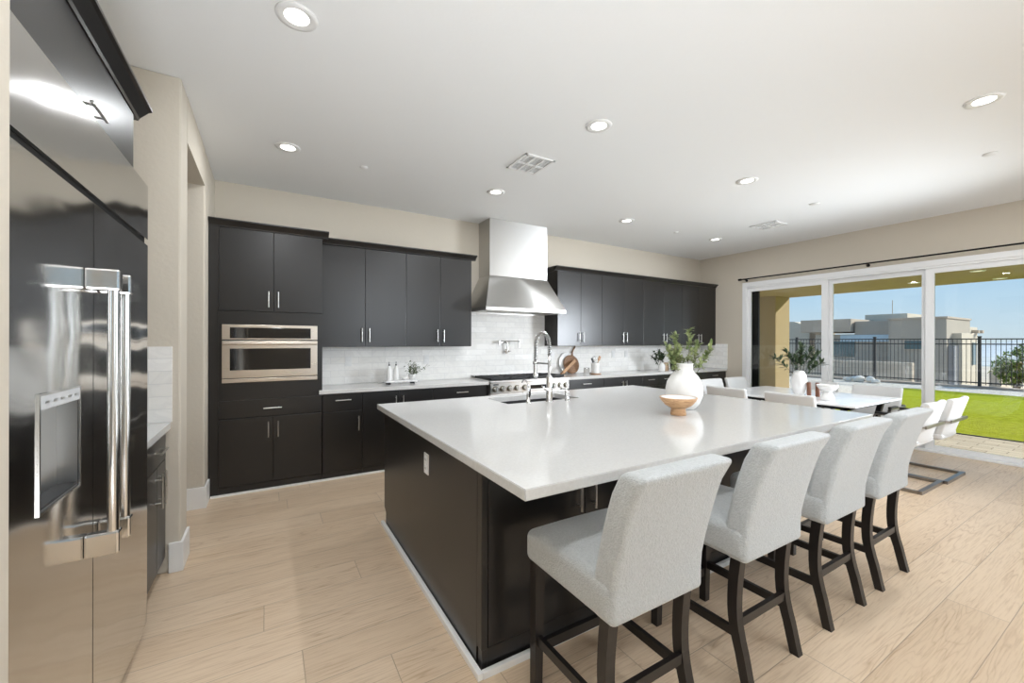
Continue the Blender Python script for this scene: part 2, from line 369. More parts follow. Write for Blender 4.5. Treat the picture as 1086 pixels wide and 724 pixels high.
    def bar(self, p0, p1, w, d, ref=(0, 0, 1), w1=None, d1=None):
        p0, p1 = Vector(p0), Vector(p1); t = (p1 - p0).normalized(); ref = Vector(ref)
        if abs(t.dot(ref)) > .95: ref = Vector((0, 1, 0))
        s = t.cross(ref).normalized(); q = s.cross(t).normalized()
        w1 = w if w1 is None else w1; d1 = d if d1 is None else d1
        vs = []
        for p, ww, dd in ((p0, w, d), (p1, w1, d1)):
            vs += [p + s * (a * ww / 2) + q * (b * dd / 2) for a, b in ((-1, -1), (1, -1), (1, 1), (-1, 1))]
        self._add(vs, [(0, 1, 2, 3), (7, 6, 5, 4), (0, 4, 5, 1), (1, 5, 6, 2), (2, 6, 7, 3), (3, 7, 4, 0)]); return self
    def build(self, name, mat, parent=None, local=False):
        bm = self.bm
        bmesh.ops.recalc_face_normals(bm, faces=bm.faces)
        if parent is not None and not local:
            Mx = Matrix.Identity(4); o = parent
            while o: Mx = (Matrix.Translation(o.location) @ o.rotation_euler.to_matrix().to_4x4()) @ Mx; o = o.parent
            bm.transform(Mx.inverted())
        me = bpy.data.meshes.new(name); bm.to_mesh(me); bm.free()
        me.materials.append(MT[mat] if isinstance(mat, str) else mat)
        o = bpy.data.objects.new(name, me); COL.objects.link(o)
        if parent is not None: o.parent = parent
        return o
def B(*a, **k): return MB().box(*a, **k)
def tag(o, label=None, cat=None, group=None, kind=None):
    if label: o['label'] = label
    if cat: o['category'] = cat
    if group: o['group'] = group
    if kind: o['kind'] = kind
    return o
def thing(name, label, cat, loc=(0, 0, 0), rz=0.0, group=None):
    o = bpy.data.objects.new(name, None); COL.objects.link(o); o.empty_display_size = .1
    o.location = loc; o.rotation_euler = (0, 0, rz)
    return tag(o, label, cat, group)
def struct(name, mb, mat, parent=None):
    o = mb.build(name, mat, parent)
    if parent is None: o['kind'] = 'structure'
    return o
def copy_tree(o, parent=None):
    c = o.copy(); COL.objects.link(c); c.parent = parent
    for ch in list(o.children): copy_tree(ch, c)
    return c

# ------------------------------------------------------------------ room shell
ZC, YB, XR, XL, YP = 3.02, 5.06, 7.33, -.459, 3.205
DY0, DY1, DZT = -.42, 4.215, 2.465          # patio door opening
struct('floor', B(-2.6, 7.33, -4.2, 5.30, -.12, 0), 'floor')
struct('ceiling', B(-2.6, 7.55, -4.2, 5.30, ZC, ZC + .12), 'ceiling')
struct('wall_back', B(-2.6, 7.55, YB, 5.30, 0, ZC), 'wall')
wr = MB(); wr.box(XR, XR + .2, DY1, YB, 0, ZC).box(XR, XR + .2, DY0, DY1, DZT, ZC).box(XR, XR + .2, -4.2, DY0, 0, ZC)
struct('wall_right', wr, 'wall')
wlft = MB()
wlft.box(-1.35, XL, -4.2, 1.268, 0, ZC, .012).box(-1.35, -1.16, 1.268, YP, 0, ZC).box(-2.6, XL, YP, 3.43, 0, ZC, .012)
wlft.box(-.60, XL, 3.43, 4.30, 2.715, ZC).box(-2.6, XL, 4.30, YB, 0, ZC, .012)
struct('wall_left', wlft, 'wall')
struct('wall_hall', B(-2.75, -2.6, 3.2, 5.3, 0, ZC), 'wall')
wre = MB(); wre.box(-1.4, 1.0, -4.2, -4.0, 0, ZC).box(6.6, XR, -4.2, -4.0, 0, ZC).box(1.0, 6.6, -4.2, -4.0, 0, .25).box(1.0, 6.6, -4.2, -4.0, 2.65, ZC)
struct('wall_rear', wre, 'wall')
w1 = tag(bpy.data.objects.new('rear_fill_window', None), kind='structure'); COL.objects.link(w1); w1.location = (3.8, -4.1, .25)  # unseen rear window, added to let sky light in as fill
wf = MB()
for x in (1.0, 2.83, 4.70, 6.53): wf.box(x, x + .07, -4.14, -4.06, .25, 2.65)
wf.box(1.0, 6.6, -4.14, -4.06, .25, .32).box(1.0, 6.6, -4.14, -4.06, 2.58, 2.65); wf.build('window_frame', 'frame', w1)
B(1.05, 6.55, -4.105, -4.095, .30, 2.60).build('window_pane', 'glass', w1)

def baseboard(name, mb): struct(name, mb, 'trim')
BH = .18
baseboard('baseboard_pier', MB().box(-.515, XL + .016, YP - .016, YP, 0, BH, .004).box(XL, XL + .016, YP, 3.43, 0, BH, .004))
baseboard('baseboard_left', MB().box(-2.6, XL + .016, 4.284, 4.30, 0, BH, .004).box(XL, XL + .016, 4.30, 4.517, 0, BH, .004))
baseboard('baseboard_right', MB().box(XR - .016, XR, 4.215, 4.46, 0, BH, .004))
trim1 = MB().box(XL + .02, 2.33, 4.505, 4.522, 0, .018)
struct('trim_1', trim1, 'trim')                                                     # shoe strip under the cabinet run
struct('trim_2', MB().box(3.62, 7.33, 4.505, 4.522, 0, .018), 'trim')
struct('trim_3', MB().box(.748, .772, 1.525, 3.225, 0, .03, .004).box(.772, 3.33, 1.522, 1.545, 0, .03, .004), 'trim')  # strip round the island

# patio sliding door
d1 = bpy.data.objects.new('door_1', None); COL.objects.link(d1); d1.location = (XR + .06, 1.9, 0); d1['kind'] = 'structure'
fr = MB()
fr.box(XR - .012, XR + .15, DY1 - .075, DY1, 0, DZT, .004).box(XR - .012, XR + .15, DY0, DY0 + .075, 0, DZT, .004)
fr.box(XR - .014, XR + .148, DY0 + .01, DY1 - .01, DZT - .075, DZT - .001, .004).box(XR + .0, XR + .14, DY0 + .07, DY1 - .07, DZT - .10, DZT - .07)
fr.box(XR - .03, XR + .2, DY0 + .002, DY1 - .002, .0005, .028, .006)
fr.build('door_frame', 'frame', d1)
B(XR + .155, XR + .195, 4.02, 4.16, .03, 2.44).build('screen_edge', 'black_metal', d1)
edges = [4.15, 2.94, 1.82, .72, -.36]
for i in range(4):
    b, a = edges[i], edges[i + 1]
    xo = XR + .025 + (.045 if i % 2 else 0)
    p = MB(); s = .085
    p.box(xo, xo + .04, a - .02, a + s - .02, .028, DZT - .09, .004).box(xo, xo + .04, b - s + .02, b + .02 if i else b, .028, DZT - .09, .004)
    p.box(xo + .002, xo + .038, a + .03, b - .03, .030, .085, .004).box(xo + .002, xo + .038, a + .03, b - .03, DZT - .165, DZT - .092, .004)
    po = p.build('door_panel', 'frame', d1)
    B(xo + .015, xo + .021, a + .05, b - .05, .08, DZT - .15).build('door_glass', 'glass', po)
    if i == 0: B(xo - .02, xo, 2.955, 2.975, 1.0, 1.2, .005).build('door_handle', 'frame', po)

# ------------------------------------------------------------------ outside
struct('floor_patio', B(7.53, 9.27, -8, 12, -.12, -.02), 'pavers')
tag(MB().box(9.30, 17.1, -8, 4.9, -.12, -.015).build('lawn', 'grass'), 'bright green artificial grass lawn beyond the patio pavers', 'grass', kind='stuff')
tag(B(9.27, 9.30, -8, 4.9, -.12, -.008).build('lawn_edging', 'black_plastic'), 'thin dark edging strip between pavers and green lawn', 'edging')
tag(MB().box(17.1, 18.8, -8, 4.9, -.12, -.01).box(9.27, 18.8, 4.9, 13, -.12, -.0155).build('gravel_bed', 'gravel'), 'pale gravel bed between the lawn and the black fence', 'gravel', kind='stuff')
tag(B(18.8, 19.2, -8, 20, -.5, .05, .01).build('fence_curb', 'curb'), 'low concrete curb under the black metal fence', 'curb')
struct('ground', MB().box(-40, 60, -60, -4.3, -1.2, -.14).box(7.5, 19, 13, 60, -1.2, -.14).box(19.2, 60, -60, 60, -2.2, -.9), 'ground')
struct('valley', B(60, 6000, -3000, 4000, -80, -60), 'city')
hm = MB(); random.seed(3); vs = []; fs = []; nx, ny = 8, 60
for j in range(ny):
    y = -3500 + j * 140; hgt = 40 + 55 * abs(math.sin(j * .37)) * (.6 + .4 * math.sin(j * .9)) + random.uniform(0, 10)
    for i in range(nx):
        u = i / (nx - 1); vs.append((2600 + 3300 * u, y, -62 + hgt * u ** 1.3 + (random.uniform(-4, 4) if 0 < i < nx - 1 else 0)))
for j in range(ny - 1):
    for i in range(nx - 1): fs.append((j * nx + i, j * nx + i + 1, (j + 1) * nx + i + 1, (j + 1) * nx + i))
hm._add(vs, fs, True); struct('hills', hm, 'hill')

struct('ceiling_patio', B(7.53, 12.25, -8, 9, 2.62, 2.95), 'stucco_out')
struct('pillar_patio', MB().box(11.50, 12.22, 5.74, 7.4, -.015, 2.62, .01), 'stucco_out')
for k, (x, y) in enumerate(((9.95, 3.04), (11.25, 2.98), (10.3, 1.93), (11.85, 1.94))):
    lb = ['rear patio ceiling light nearest the sliding door', 'rear patio ceiling light nearer the roof edge', 'front patio ceiling light nearest the sliding door', 'front patio ceiling light nearer the roof edge'][k]
    t = thing('patio_light', lb, 'light', (x, y, 2.62), group='recessed lights in the patio ceiling')
    MB().lathe([(.05, -.004), (.085, -.012), (.095, -.004), (.095, 0)], (x, y, 2.62), 24).build('trim_ring', 'frame', t)
    MB().lathe([(0, -.006), (.055, -.005), (.055, 0)], (x, y, 2.62), 24).build('lens', 'lens_out', t)

# fence
fx = 19.0
fn = thing('metal_fence', 'black metal picket fence along the back of the yard', 'fence', (fx, 5.5, .05))
post_y = [0.2, 1.78, 3.36, 5.98, 8.6, 11.2]
post_y = [-1.8, .86, 3.52, 6.08, 8.64, 11.2]
for z in (1.52, 1.36, .16): MB().bar((fx, -1.8, z), (fx, 11.2, z), .035, .035).build('rail', 'fence', fn)
for y in post_y:
    q = MB().box(fx - .035, fx + .035, y - .035, y + .035, .05, 1.60).box(fx - .045, fx + .045, y - .045, y + .045, 1.58, 1.61, .006).build('post', 'fence', fn)
pm = None
for i in range(96):
    y = 1.25 + i * .102
    if min(abs(y - p) for p in post_y) < .05: continue
    if pm is None:
        pm = B(fx - .0065, fx + .0065, -.0065, .0065, .10, 1.51)
        pm = pm.build('picket', 'fence', fn, local=True); pm.location = (-fx, y - 5.5, -.05); 
    else:
        c = pm.copy(); COL.objects.link(c); c.parent = fn; c.location = (-fx, y - 5.5, -.05)

# boulders by the fence
random.seed(5)
def boulder(c, s):
    m = MB(); bmesh.ops.create_icosphere(m.bm, subdivisions=3, radius=1)
    ph = [random.uniform(0, 6) for _ in range(6)]
    for v in m.bm.verts:
        p = v.co; d = 1 + .12 * math.sin(3 * p.x + ph[0]) + .12 * math.sin(4 * p.y + ph[1]) + .1 * math.sin(5 * p.z + ph[2])
        v.co = Vector((p.x * s * 1.2 * d, p.y * s * 1.35 * d, p.z * s * .8 * d)) + Vector(c)
    for f in m.bm.faces: f.smooth = True
    return m
rocks = ((18.3, 6.62, .10, 'pale rock on gravel at the left end of the rock pile'), (18.3, 6.34, .14, 'largest pale rock in the middle of the rock pile by the fence'), (18.45, 6.02, .12, 'pale rock beside the fence post, right of the largest rock'), (18.2, 5.80, .08, 'small pale rock at the right end of the rock pile'))
for x, y, z, l in rocks:
    tag(boulder((x, y, z * .75 - .01), z).build('boulder', 'rock'), l, 'rock', 'rocks on the gravel bed')

# neighbour's house
hs = thing('house', 'modern flat-roofed taupe stucco house beyond the black fence', 'house', (30, 8, -.9))
MB().box(30, 34.2, 6.70, 9.0, -.9, 2.70, .02).build('wall', 'house', hs)
MB().box(34.2, 35.8, 6.72, 9.0, -.9, 2.3, .02).box(30.9, 33, 6.35, 6.72, -.9, 1.9, .02).build('side_wing', 'house_light', hs)
MB().box(31, 36, 9.0, 10.9, -.9, 2.68, .02).box(31, 36, 10.9, 13.0, -.9, 1.9, .02).build('wall', 'house', hs)
MB().box(30.6, 36, 10.95, 13.7, 2.05, 2.85, .02).build('roof_slab', 'fascia', hs)
MB().box(34, 38, 9.3, 11.4, 2.5, 3.22, .02).build('roof_block', 'house_light', hs)
MB().box(29.95, 34.25, 6.65, 9.05, 2.66, 2.76, .01).build('parapet_cap', 'fascia', hs)
MB().box(30.9, 31.2, 8.95, 11.6, 1.45, 1.86, .01).build('balcony_glass', 'paleblue', hs)
wq = MB().box(29.96, 30.0, 7.5, 8.35, 1.0, 1.55).build('window_frame', 'fascia', hs); B(29.94, 29.97, 7.56, 8.3, 1.05, 1.5).build('window', 'house_glass', hs)
MB().box(30.96, 31.0, 10.9, 12.2, .5, 1.45).build('window', 'house_glass', hs)
MB().box(32.8, 33.4, 6.30, 6.36, .2, 1.4).build('window', 'house_glass', hs)
MB().cyl((35, 10.3, 3.2), (35, 10.3, 4.15), .02, 6).build('antenna', 'fascia', hs)
for x in (34.6, 35.5): MB().box(x, x + .25, 6.45, 6.72, 1.95, 2.12).build('roof_beam', 'fascia', hs)
MB().box(30.2, 30.9, 6.45, 6.7, -.9, 1.25).build('wall_box', 'house_dark', hs)
tag(MB().box(33, 37, 14.2, 17.5, -.9, 2.5, .02).prism([(14.2, 2.5), (17.5, 2.5), (17.5, 2.9), (15.2, 2.9)], 'x', 33, 37).build('outbuilding', 'house_light'), 'pale stucco building volume seen behind the vase of dark sprigs', 'building')
tag(B(24, 24.3, 6.4, 19, -.9, .52, .01).build('block_wall', 'block'), 'long tan block wall in front of the neighbouring house', 'wall')
sw = MB()
for i in range(4): sw.box(24.0 + i * .9, 24.9 + i * .9, 3.9, 4.2, -.95, .32 - i * -.10)
tag(sw.build('stepped_wall', 'block'), 'low stepped tan wall beyond fence beside the green tree', 'wall')

# tree outside
def leaf_cloud(m, centers, n, size, seed):
    random.seed(seed)
    for _ in range(n):
        c, r = random.choice(centers)
        d = Vector((random.gauss(0, 1), random.gauss(0, 1), random.gauss(0, 1))).normalized() * r * random.uniform(.55, 1.0) ** .6
        p = Vector(c) + d; leaf(m, p, Vector((random.uniform(-1, 1), random.uniform(-1, 1), random.uniform(-.6, .6))), size * random.uniform(.7, 1.3))
def leaf(m, p, d, s, wid=.42, curl=.18):
    d = d.normalized(); a = Vector((0, 0, 1)) if abs(d.z) < .9 else Vector((1, 0, 0))
    w = d.cross(a).normalized(); nrm = w.cross(d).normalized()
    pts = [p, p + d * s * .3 + w * s * wid * .42 + nrm * s * curl * .3, p + d * s * .65 + w * s * wid * .38 + nrm * s * curl * .3, p + d * s - nrm * s * curl * .3,
           p + d * s * .65 - w * s * wid * .38 + nrm * s * curl * .3, p + d * s * .3 - w * s * wid * .42 + nrm * s * curl * .3, p + d * s * .35, p + d * s * .68]
    m._add(pts, [(0, 1, 6), (1, 2, 7, 6), (2, 3, 7), (0, 6, 5), (6, 7, 4, 5), (7, 3, 4)], True)
tr = thing('tree', 'small bushy green tree beyond the fence at right', 'tree', (20.6, 3.0, -.9))
MB().tube([(20.6, 3.0, -.9), (20.62, 3.03, -.1), (20.58, 2.98, .6)], [.09, .075, .05], 8).tube([(20.6, 3.0, -.1), (20.5, 2.75, .6)], [.05, .03], 6).tube([(20.6, 3.02, .0), (20.7, 3.3, .7)], [.05, .03], 6).build('trunk', 'bark', tr)
lm = MB(); leaf_cloud(lm, [((20.6, 3.0, .75), .46), ((20.5, 2.7, .6), .38), ((20.7, 3.25, .55), .34), ((20.6, 2.75, 1.1), .33), ((20.6, 3.1, .35), .32)], 2200, .13, 4); lm.build('crown', 'tree_leaf', tr)

# ------------------------------------------------------------------ ceiling fittings
can_spots = [(.12, 2.30, 'recessed ceiling light nearest above the refrigerator side'), (2.12, 2.30, 'recessed ceiling light above the middle of the island'),
             (4.11, 2.32, 'recessed ceiling light between the island and dining table'), (4.09, .74, 'recessed ceiling light at the far right, nearest camera'),
             (.14, 3.89, 'recessed ceiling light in front of the oven cabinet'), (2.11, 3.89, 'recessed ceiling light in front of the hood, left of it'),
             (4.10, 3.91, 'recessed ceiling light just right of the hood'), (6.03, 3.90, 'recessed ceiling light in the far right corner above upper cabinets')]
hidden_spots = [(.12, .74), (2.12, .74), (6.03, .74), (.9, -1.2), (2.9, -1.2), (4.9, -1.2), (6.4, -1.2), (.9, -2.9), (2.9, -2.9), (4.9, -2.9), (6.4, -2.9)]
def can(x, y, label, group='recessed lights in the kitchen ceiling'):
    t = thing('recessed_light', label, 'light', (x, y, ZC), group=group)
    MB().lathe([(.056, -.004), (.072, -.012), (.094, -.007), (.096, 0)], (x, y, ZC), 32).build('trim_ring', 'white_plastic', t)
    MB().lathe([(0, -.010), (.03, -.009), (.058, -.004), (.058, 0)], (x, y, ZC), 32).build('lens', 'lens', t)
    ld = bpy.data.lights.new('can_lamp', 'AREA'); ld.shape = 'DISK'; ld.size = .11; ld.energy = CAN_W; ld.color = (.94, .97, 1.0); ld.spread = PI
    lo = bpy.data.objects.new('can_lamp', ld); COL.objects.link(lo); lo.parent = t; lo.location = (0, 0, -.014)
for x, y, l in can_spots: can(x, y, l)
for i, (x, y) in enumerate(hidden_spots): can(x, y, 'recessed ceiling light behind or above the camera, out of view', 'recessed lights behind the camera')

def vent(x, y, label):
    t = thing('ceiling_vent', label, 'vent', (x, y, ZC), group='ceiling vents')
    a, b = .155, .17
    f = MB(); f.box(x - a, x + a, y - b, y - b + .025, ZC - .012, ZC, .003).box(x - a, x + a, y + b - .025, y + b, ZC - .012, ZC, .003)
    f.box(x - a, x - a + .025, y - b, y + b, ZC - .012, ZC, .003).box(x + a - .025, x + a, y - b, y + b, ZC - .012, ZC, .003)
    f.box(x - a + .02, x + a - .02, y - .009, y + .009, ZC - .0135, ZC)
    for dx in (-.047, .047): f.box(x + dx - .008, x + dx + .008, y - b + .02, y + b - .02, ZC - .0145, ZC)
    f.build('frame', 'white_plastic', t)
    B(x - a + .02, x + a - .02, y - b + .02, y + b - .02, ZC - .003, ZC).build('duct_shade_plate', 'vent_dark', t)  # flat dark plate, the duct's shade put into its colour
    for k in range(14):
        yy = y - b + .035 + k * (2 * b - .07) / 13
        MB().bar((x - a + .02, yy, ZC - .006), (x + a - .02, yy, ZC - .006), .0025, .007).build('slat', 'white_plastic', t)
vent(2.045, 3.115, 'square white ceiling vent above the island, nearest the hood')
vent(5.92, 3.05, 'square white ceiling vent above the dining table')
for x, y, r, l, c in ((.76, 3.967, .035, 'small round white ceiling sensor near the oven cabinet', 'sensor'), (5.147, 3.945, .035, 'small round white ceiling sensor near the right upper cabinets', 'sensor'),
                      (5.47, 2.304, .05, 'round white ceiling sensor above the dining table', 'sensor'), (5.295, .924, .045, 'round white ceiling sensor nearest the right edge of the photo', 'sensor')):
    tag(MB().lathe([(0, -.014), (r * .8, -.012), (r, -.005), (r, 0)], (x, y, ZC), 24).build('ceiling_sensor', 'white_plastic'), l, c, 'small round sensors on the ceiling')

# curtain rod
cr_ = thing('curtain_rod', 'thin black curtain rod mounted above the sliding patio door', 'curtain rod', (7.25, 2.0, 2.51))
MB().cyl((7.25, -.6, 2.52), (7.25, 4.2, 2.52), .011, 10).build('rod', 'black_metal', cr_)
for y in (4.22, -.62): MB().cyl((7.25, y - .025, 2.52), (7.25, y + .025, 2.52), .019, 12).build('finial', 'black_metal', cr_)
for y in (4.14, 2.42, .7): MB().cyl((7.25, y, 2.515), (7.33, y, 2.50), .007, 8).cyl((7.322, y, 2.50), (7.33, y, 2.50), .022, 12).build('bracket', 'black_metal', cr_)

# ------------------------------------------------------------------ cabinets
def pull(p, axis, length, parent, out=(0, -1, 0), r=.0055, so=.03, name='handle', mat='nickel'):
    """bar pull centred at p (a point on the face)"""
    p = Vector(p); out = Vector(out); a = Vector({'x': (1, 0, 0), 'y': (0, 1, 0), 'z': (0, 0, 1)}[axis]) * length / 2
    c = p + out * so
    m = MB().cyl(c - a, c + a, r, 10)
    for s in (-.68, .68): m.cyl(p + a * s, c + a * s, r * .8, 8)
    return m.build(name, mat, parent)
YT = 4.525            # face of the base and tall cabinets
FD = .02              # door thickness
def door(parent, x0, x1, z0, z1, y=YT, name='door'):
    g = .0018
    return B(x0 + g, x1 - g, y, y + FD, z0 + g, z1 - g, .0025, 2).build(name, 'dark', parent)
def crown_profile(y, z0=2.432, z1=2.492, out=.06):
    return [(y + .03, z0), (y - .005, z0), (y - .01, z0 + .012), (y - out + .012, z1 - .016), (y - out, z1 - .012), (y - out, z1), (y + .03, z1)]
def crown(parent, x0, x1, y, left=False, right=False, yback=YB - .003, z0=2.432, z1=2.492, out=.055):
    m = MB(); m.prism(crown_profile(y, z0, z1, out), 'y' if False else 'x', x0 - (out if left else 0), x1 + (out if right else 0))
    for flag, x, s in ((left, x0, -1), (right, x1, 1)):
        if flag:
            pr = [(x - s * .02, z0), (x + s * .005, z0), (x + s * .01, z0 + .012), (x + s * (out - .012), z1 - .016), (x + s * out, z1 - .012), (x + s * out, z1), (x - s * .02, z1)]
            m.prism(pr, 'y', y - .001, yback)
    return m

# tall oven cabinet
tc_ = thing('oven_cabinet', 'tall dark cabinet tower housing the built-in microwave', 'cabinet', (0, 4.8, 0))
TX0, TX1 = XL + .003, .471
cm = MB(); cm.box(TX0, TX1, YT + FD + .001, YB - .002, 0, 2.445).box(TX0, -.383, YT, YT + FD + .001, .02, 2.445)
cm.box(-.383, TX1, YT + .002, YT + FD + .001, .02, .073).box(-.383, TX1, YT + .002, YT + FD + .001, .861, 1.022).box(-.383, TX1, YT + .002, YT + FD + .001, 1.56, 1.68)
cm.box(-.383, -.357, YT + .002, YT + FD + .001, 1.02, 1.56).box(.424, TX1, YT + .002, YT + FD + .001, 1.02, 1.56)
cm.build('carcass', 'dark', tc_)
for a, b, s in ((-.383, .045, 1), (.045, TX1, -1)):
    d = door(tc_, a, b, 1.682, 2.44); pull(((b - .04) if s > 0 else (a + .04), YT, 1.80), 'z', .15, d)
    d = door(tc_, a, b, .075, .69); pull(((b - .04) if s > 0 else (a + .04), YT, .572), 'z', .15, d)
d = door(tc_, -.383, TX1, .702, .861, name='drawer'); pull((.04, YT, .775), 'x', .15, d)
crown(tc_, TX0, TX1, YT, right=True, z0=2.44, z1=2.503).build('crown_moulding', 'dark', tc_)

# built-in microwave oven
mw = thing('microwave_oven', 'stainless built-in microwave oven in the tall dark cabinet', 'microwave', (.03, YT, 1.025))
x0, x1, z0, z1 = -.357, .424, 1.025, 1.557; y = YT - .018
fr = MB(); fr.box(x0, x1, y, YT + .01, 1.418, z1, .004)
fr.build('control_panel', 'warm_steel', mw)
B(x0 + .06, x1 - .06, y - .003, y, 1.432, 1.531, .001).build('display', 'black_glass', mw)
dr = B(x0, x1, y - .004, YT + .01, 1.066, 1.408, .006).build('door', 'warm_steel', mw)
B(x0 + .06, x1 - .06, y - .007, y - .004, 1.138, 1.338, .001).build('window', 'black_glass', dr)
MB().box(x0 + .005, x1 - .005, y - .035, y - .015, 1.372, 1.394, .007).box(x0 + .03, x0 + .06, y - .02, y, 1.376, 1.390).box(x1 - .06, x1 - .03, y - .02, y, 1.376, 1.390).build('handle', 'warm_steel', dr)
B(x0, x1, y, YT + .01, z0, 1.060, .003).build('vent_strip', 'warm_steel', mw)
MB().box(x0 + .01, x1 - .01, y + .004, YT + .01, 1.405, 1.42).box(x0 + .01, x1 - .01, y + .004, YT + .01, 1.058, 1.068).build('gap_seal', 'black_plastic', mw)

# upper cabinets
YU = YB - .33
def upper(xs, label, handles='pair'):
    t = thing('upper_cabinet', label, 'cabinet', ((xs[0] + xs[-1]) / 2, YU + .16, 1.345), group='dark upper wall cabinets')
    B(xs[0] + .0005, xs[-1] - .0005, YU + FD, YB - .002, 1.345, 2.432).build('carcass', 'dark', t)
    for i in range(len(xs) - 1):
        d = door(t, xs[i], xs[i + 1], 1.345, 2.430, YU); hx = xs[i + 1] - .04 if i % 2 == 0 else xs[i] + .04
        pull((hx, YU, 1.475), 'z', .15, d)
    return t
upper([.475, .926, 1.383], 'dark two-door upper cabinet beside the oven tower, above the bottle tray')
upper([1.383, 1.80, 2.217], 'dark two-door upper cabinet immediately left of the range hood')
upper([3.575, 4.009, 4.431], 'dark two-door upper cabinet immediately right of the range hood')
upper([4.431, 4.908, 5.354], 'second dark two-door upper cabinet right of the hood, above the utensil crock')
upper([5.354, 5.863, 6.35], 'third dark two-door upper cabinet right of the range hood')
upper([6.35, 6.814, 7.327], 'dark two-door upper cabinet in the far corner by the patio wall')
tag(crown(None, .475, 2.217, YU, right=True).build('crown_moulding', 'dark'), 'dark crown moulding along the upper cabinets left of the hood', 'moulding')
tag(crown(None, 3.575, 7.327, YU, left=True).build('crown_moulding', 'dark'), 'dark crown moulding along the upper cabinets right of the hood', 'moulding')

# base cabinets
def base(x0, x1, fronts, label):
    t = thing('base_cabinet', label, 'cabinet', ((x0 + x1) / 2, YT + .27, 0), group='dark base cabinets under the back counter')
    MB().box(x0 + .0005, x1 - .0005, YT + FD + .001, YB - .002, .075, .872).box(x0 + .0005, x1 - .0005, YT + .002, YB - .002, 0.0, .075).build('carcass', 'dark', t)
    for f in fronts:
        k, a, b, z0, z1 = f[:5]
        d = door(t, a, b, z0, z1, name=k)
        if k == 'drawer': pull(((a + b) / 2, YT, z1 - .065 if z1 - z0 < .25 else z1 - .07), 'x', .15, d)
        else: pull((b - .04 if f[5] == 'r' else a + .04, YT, z1 - .13), 'z', .15, d)
    return t
base(.475, .858, [('drawer', .475, .858, .685, .868), ('door', .475, .858, .075, .683, 'r')], 'narrow dark base cabinet beside the oven tower, drawer over one door')
base(.858, 1.636, [('door', .858, 1.247, .075, .868, 'r'), ('door', 1.247, 1.636, .075, .868, 'l')], 'dark base cabinet with two tall doors under the bottle tray')
base(1.636, 2.352, [('drawer', 1.636, 2.352, .70, .868), ('drawer', 1.636, 2.352, .39, .698), ('drawer', 1.636, 2.352, .075, .388)], 'dark drawer base cabinet immediately left of the range')
base(3.592, 4.284, [('drawer', 3.592, 4.284, .70, .868), ('drawer', 3.592, 4.284, .39, .698), ('drawer', 3.592, 4.284, .075, .388)], 'dark drawer base cabinet immediately right of the range')
base(4.284, 5.092, [('door', 4.284, 4.688, .075, .868, 'r'), ('door', 4.688, 5.092, .075, .868, 'l')], 'dark two-door base cabinet below the utensil crock')
base(5.092, 5.467, [('drawer', 5.092, 5.467, .70, .868), ('drawer', 5.092, 5.467, .39, .698), ('drawer', 5.092, 5.467, .075, .388)], 'narrow dark drawer base cabinet left of the small dark plant')
base(5.467, 5.86, [('drawer', 5.467, 5.86, .70, .868), ('drawer', 5.467, 5.86, .39, .698), ('drawer', 5.467, 5.86, .075, .388)], 'narrow dark drawer base cabinet below the small dark plant')
base(5.86, 6.60, [('door', 5.86, 6.23, .075, .868, 'r'), ('door', 6.23, 6.60, .075, .868, 'l')], 'dark two-door base cabinet behind the large white vase')
base(6.60, 7.327, [('drawer', 6.60, 7.327, .70, .868), ('drawer', 6.60, 7.327, .39, .698), ('drawer', 6.60, 7.327, .075, .388)], 'dark drawer base cabinet in the corner by the patio wall')

YCF = YT - .03
tag(B(.440, 2.352, YCF, YB - .003, .874, .914, .003).build('countertop', 'quartz'), 'white quartz countertop on the back wall left of the range', 'countertop')
tag(B(3.592, 7.328, YCF, YB - .003, .874, .914, .003).build('countertop', 'quartz'), 'white quartz countertop on the back wall right of the range', 'countertop')
bs = MB().box(.475, 2.217, YB - .010, YB - .0005, .914, 1.345).box(2.217, 3.575, YB - .010, YB - .0005, .914, 1.86).box(3.575, 7.32, YB - .010, YB - .0005, .914, 1.345)
tag(bs.build('backsplash', 'tile_x'), 'white marble subway tile backsplash behind the range wall counters', 'backsplash')
tag(B(XR - .010, XR, YCF, YB - .010, .914, 1.372).build('backsplash', 'tile_y'), 'return of white tile backsplash on the patio wall corner', 'backsplash')

def outlet(p, n, label, mat='white_plastic'):
    """p centre on a wall, n = '-y', '-x'"""
    t = thing('wall_outlet', label, 'outlet', p, group='white electrical outlets')
    x, y, z = p
    if n == '-y':
        B(x - .036, x + .036, y - .006, y, z - .058, z + .058, .003).build('cover_plate', mat, t)
        for dz in (-.024, .024): B(x - .017, x + .017, y - .009, y - .005, z + dz - .016, z + dz + .016, .002).build('socket', mat, t)
    else:
        B(x - .006, x, y - .036, y + .036, z - .058, z + .058, .003).build('cover_plate', mat, t)
        for dz in (-.024, .024):
            s = B(x - .009, x - .005, y - .017, y + .017, z + dz - .016, z + dz + .016, .002).build('socket', mat, t)
            MB().box(x - .0095, x - .0085, y - .008, y - .006, z + dz - .006, z + dz + .006).box(x - .0095, x - .0085, y + .006, y + .008, z + dz - .006, z + dz + .006).build('slot', 'black_plastic', s)
    return t
outlet((.80, YB - .010, 1.175), '-y', 'white outlet on tile backsplash beside the oven tower')
outlet((1.733, YB - .010, 1.177), '-y', 'white outlet on tile backsplash right of the small herb plant')
outlet((3.72, YB - .010, 1.19), '-y', 'white outlet on tile backsplash between range and cutting boards')
outlet((4.98, YB - .010, 1.20), '-y', 'white outlet right of the utensil crock, left of its pair')
outlet((5.28, YB - .010, 1.20), '-y', 'white outlet right of the utensil crock, right of its pair')

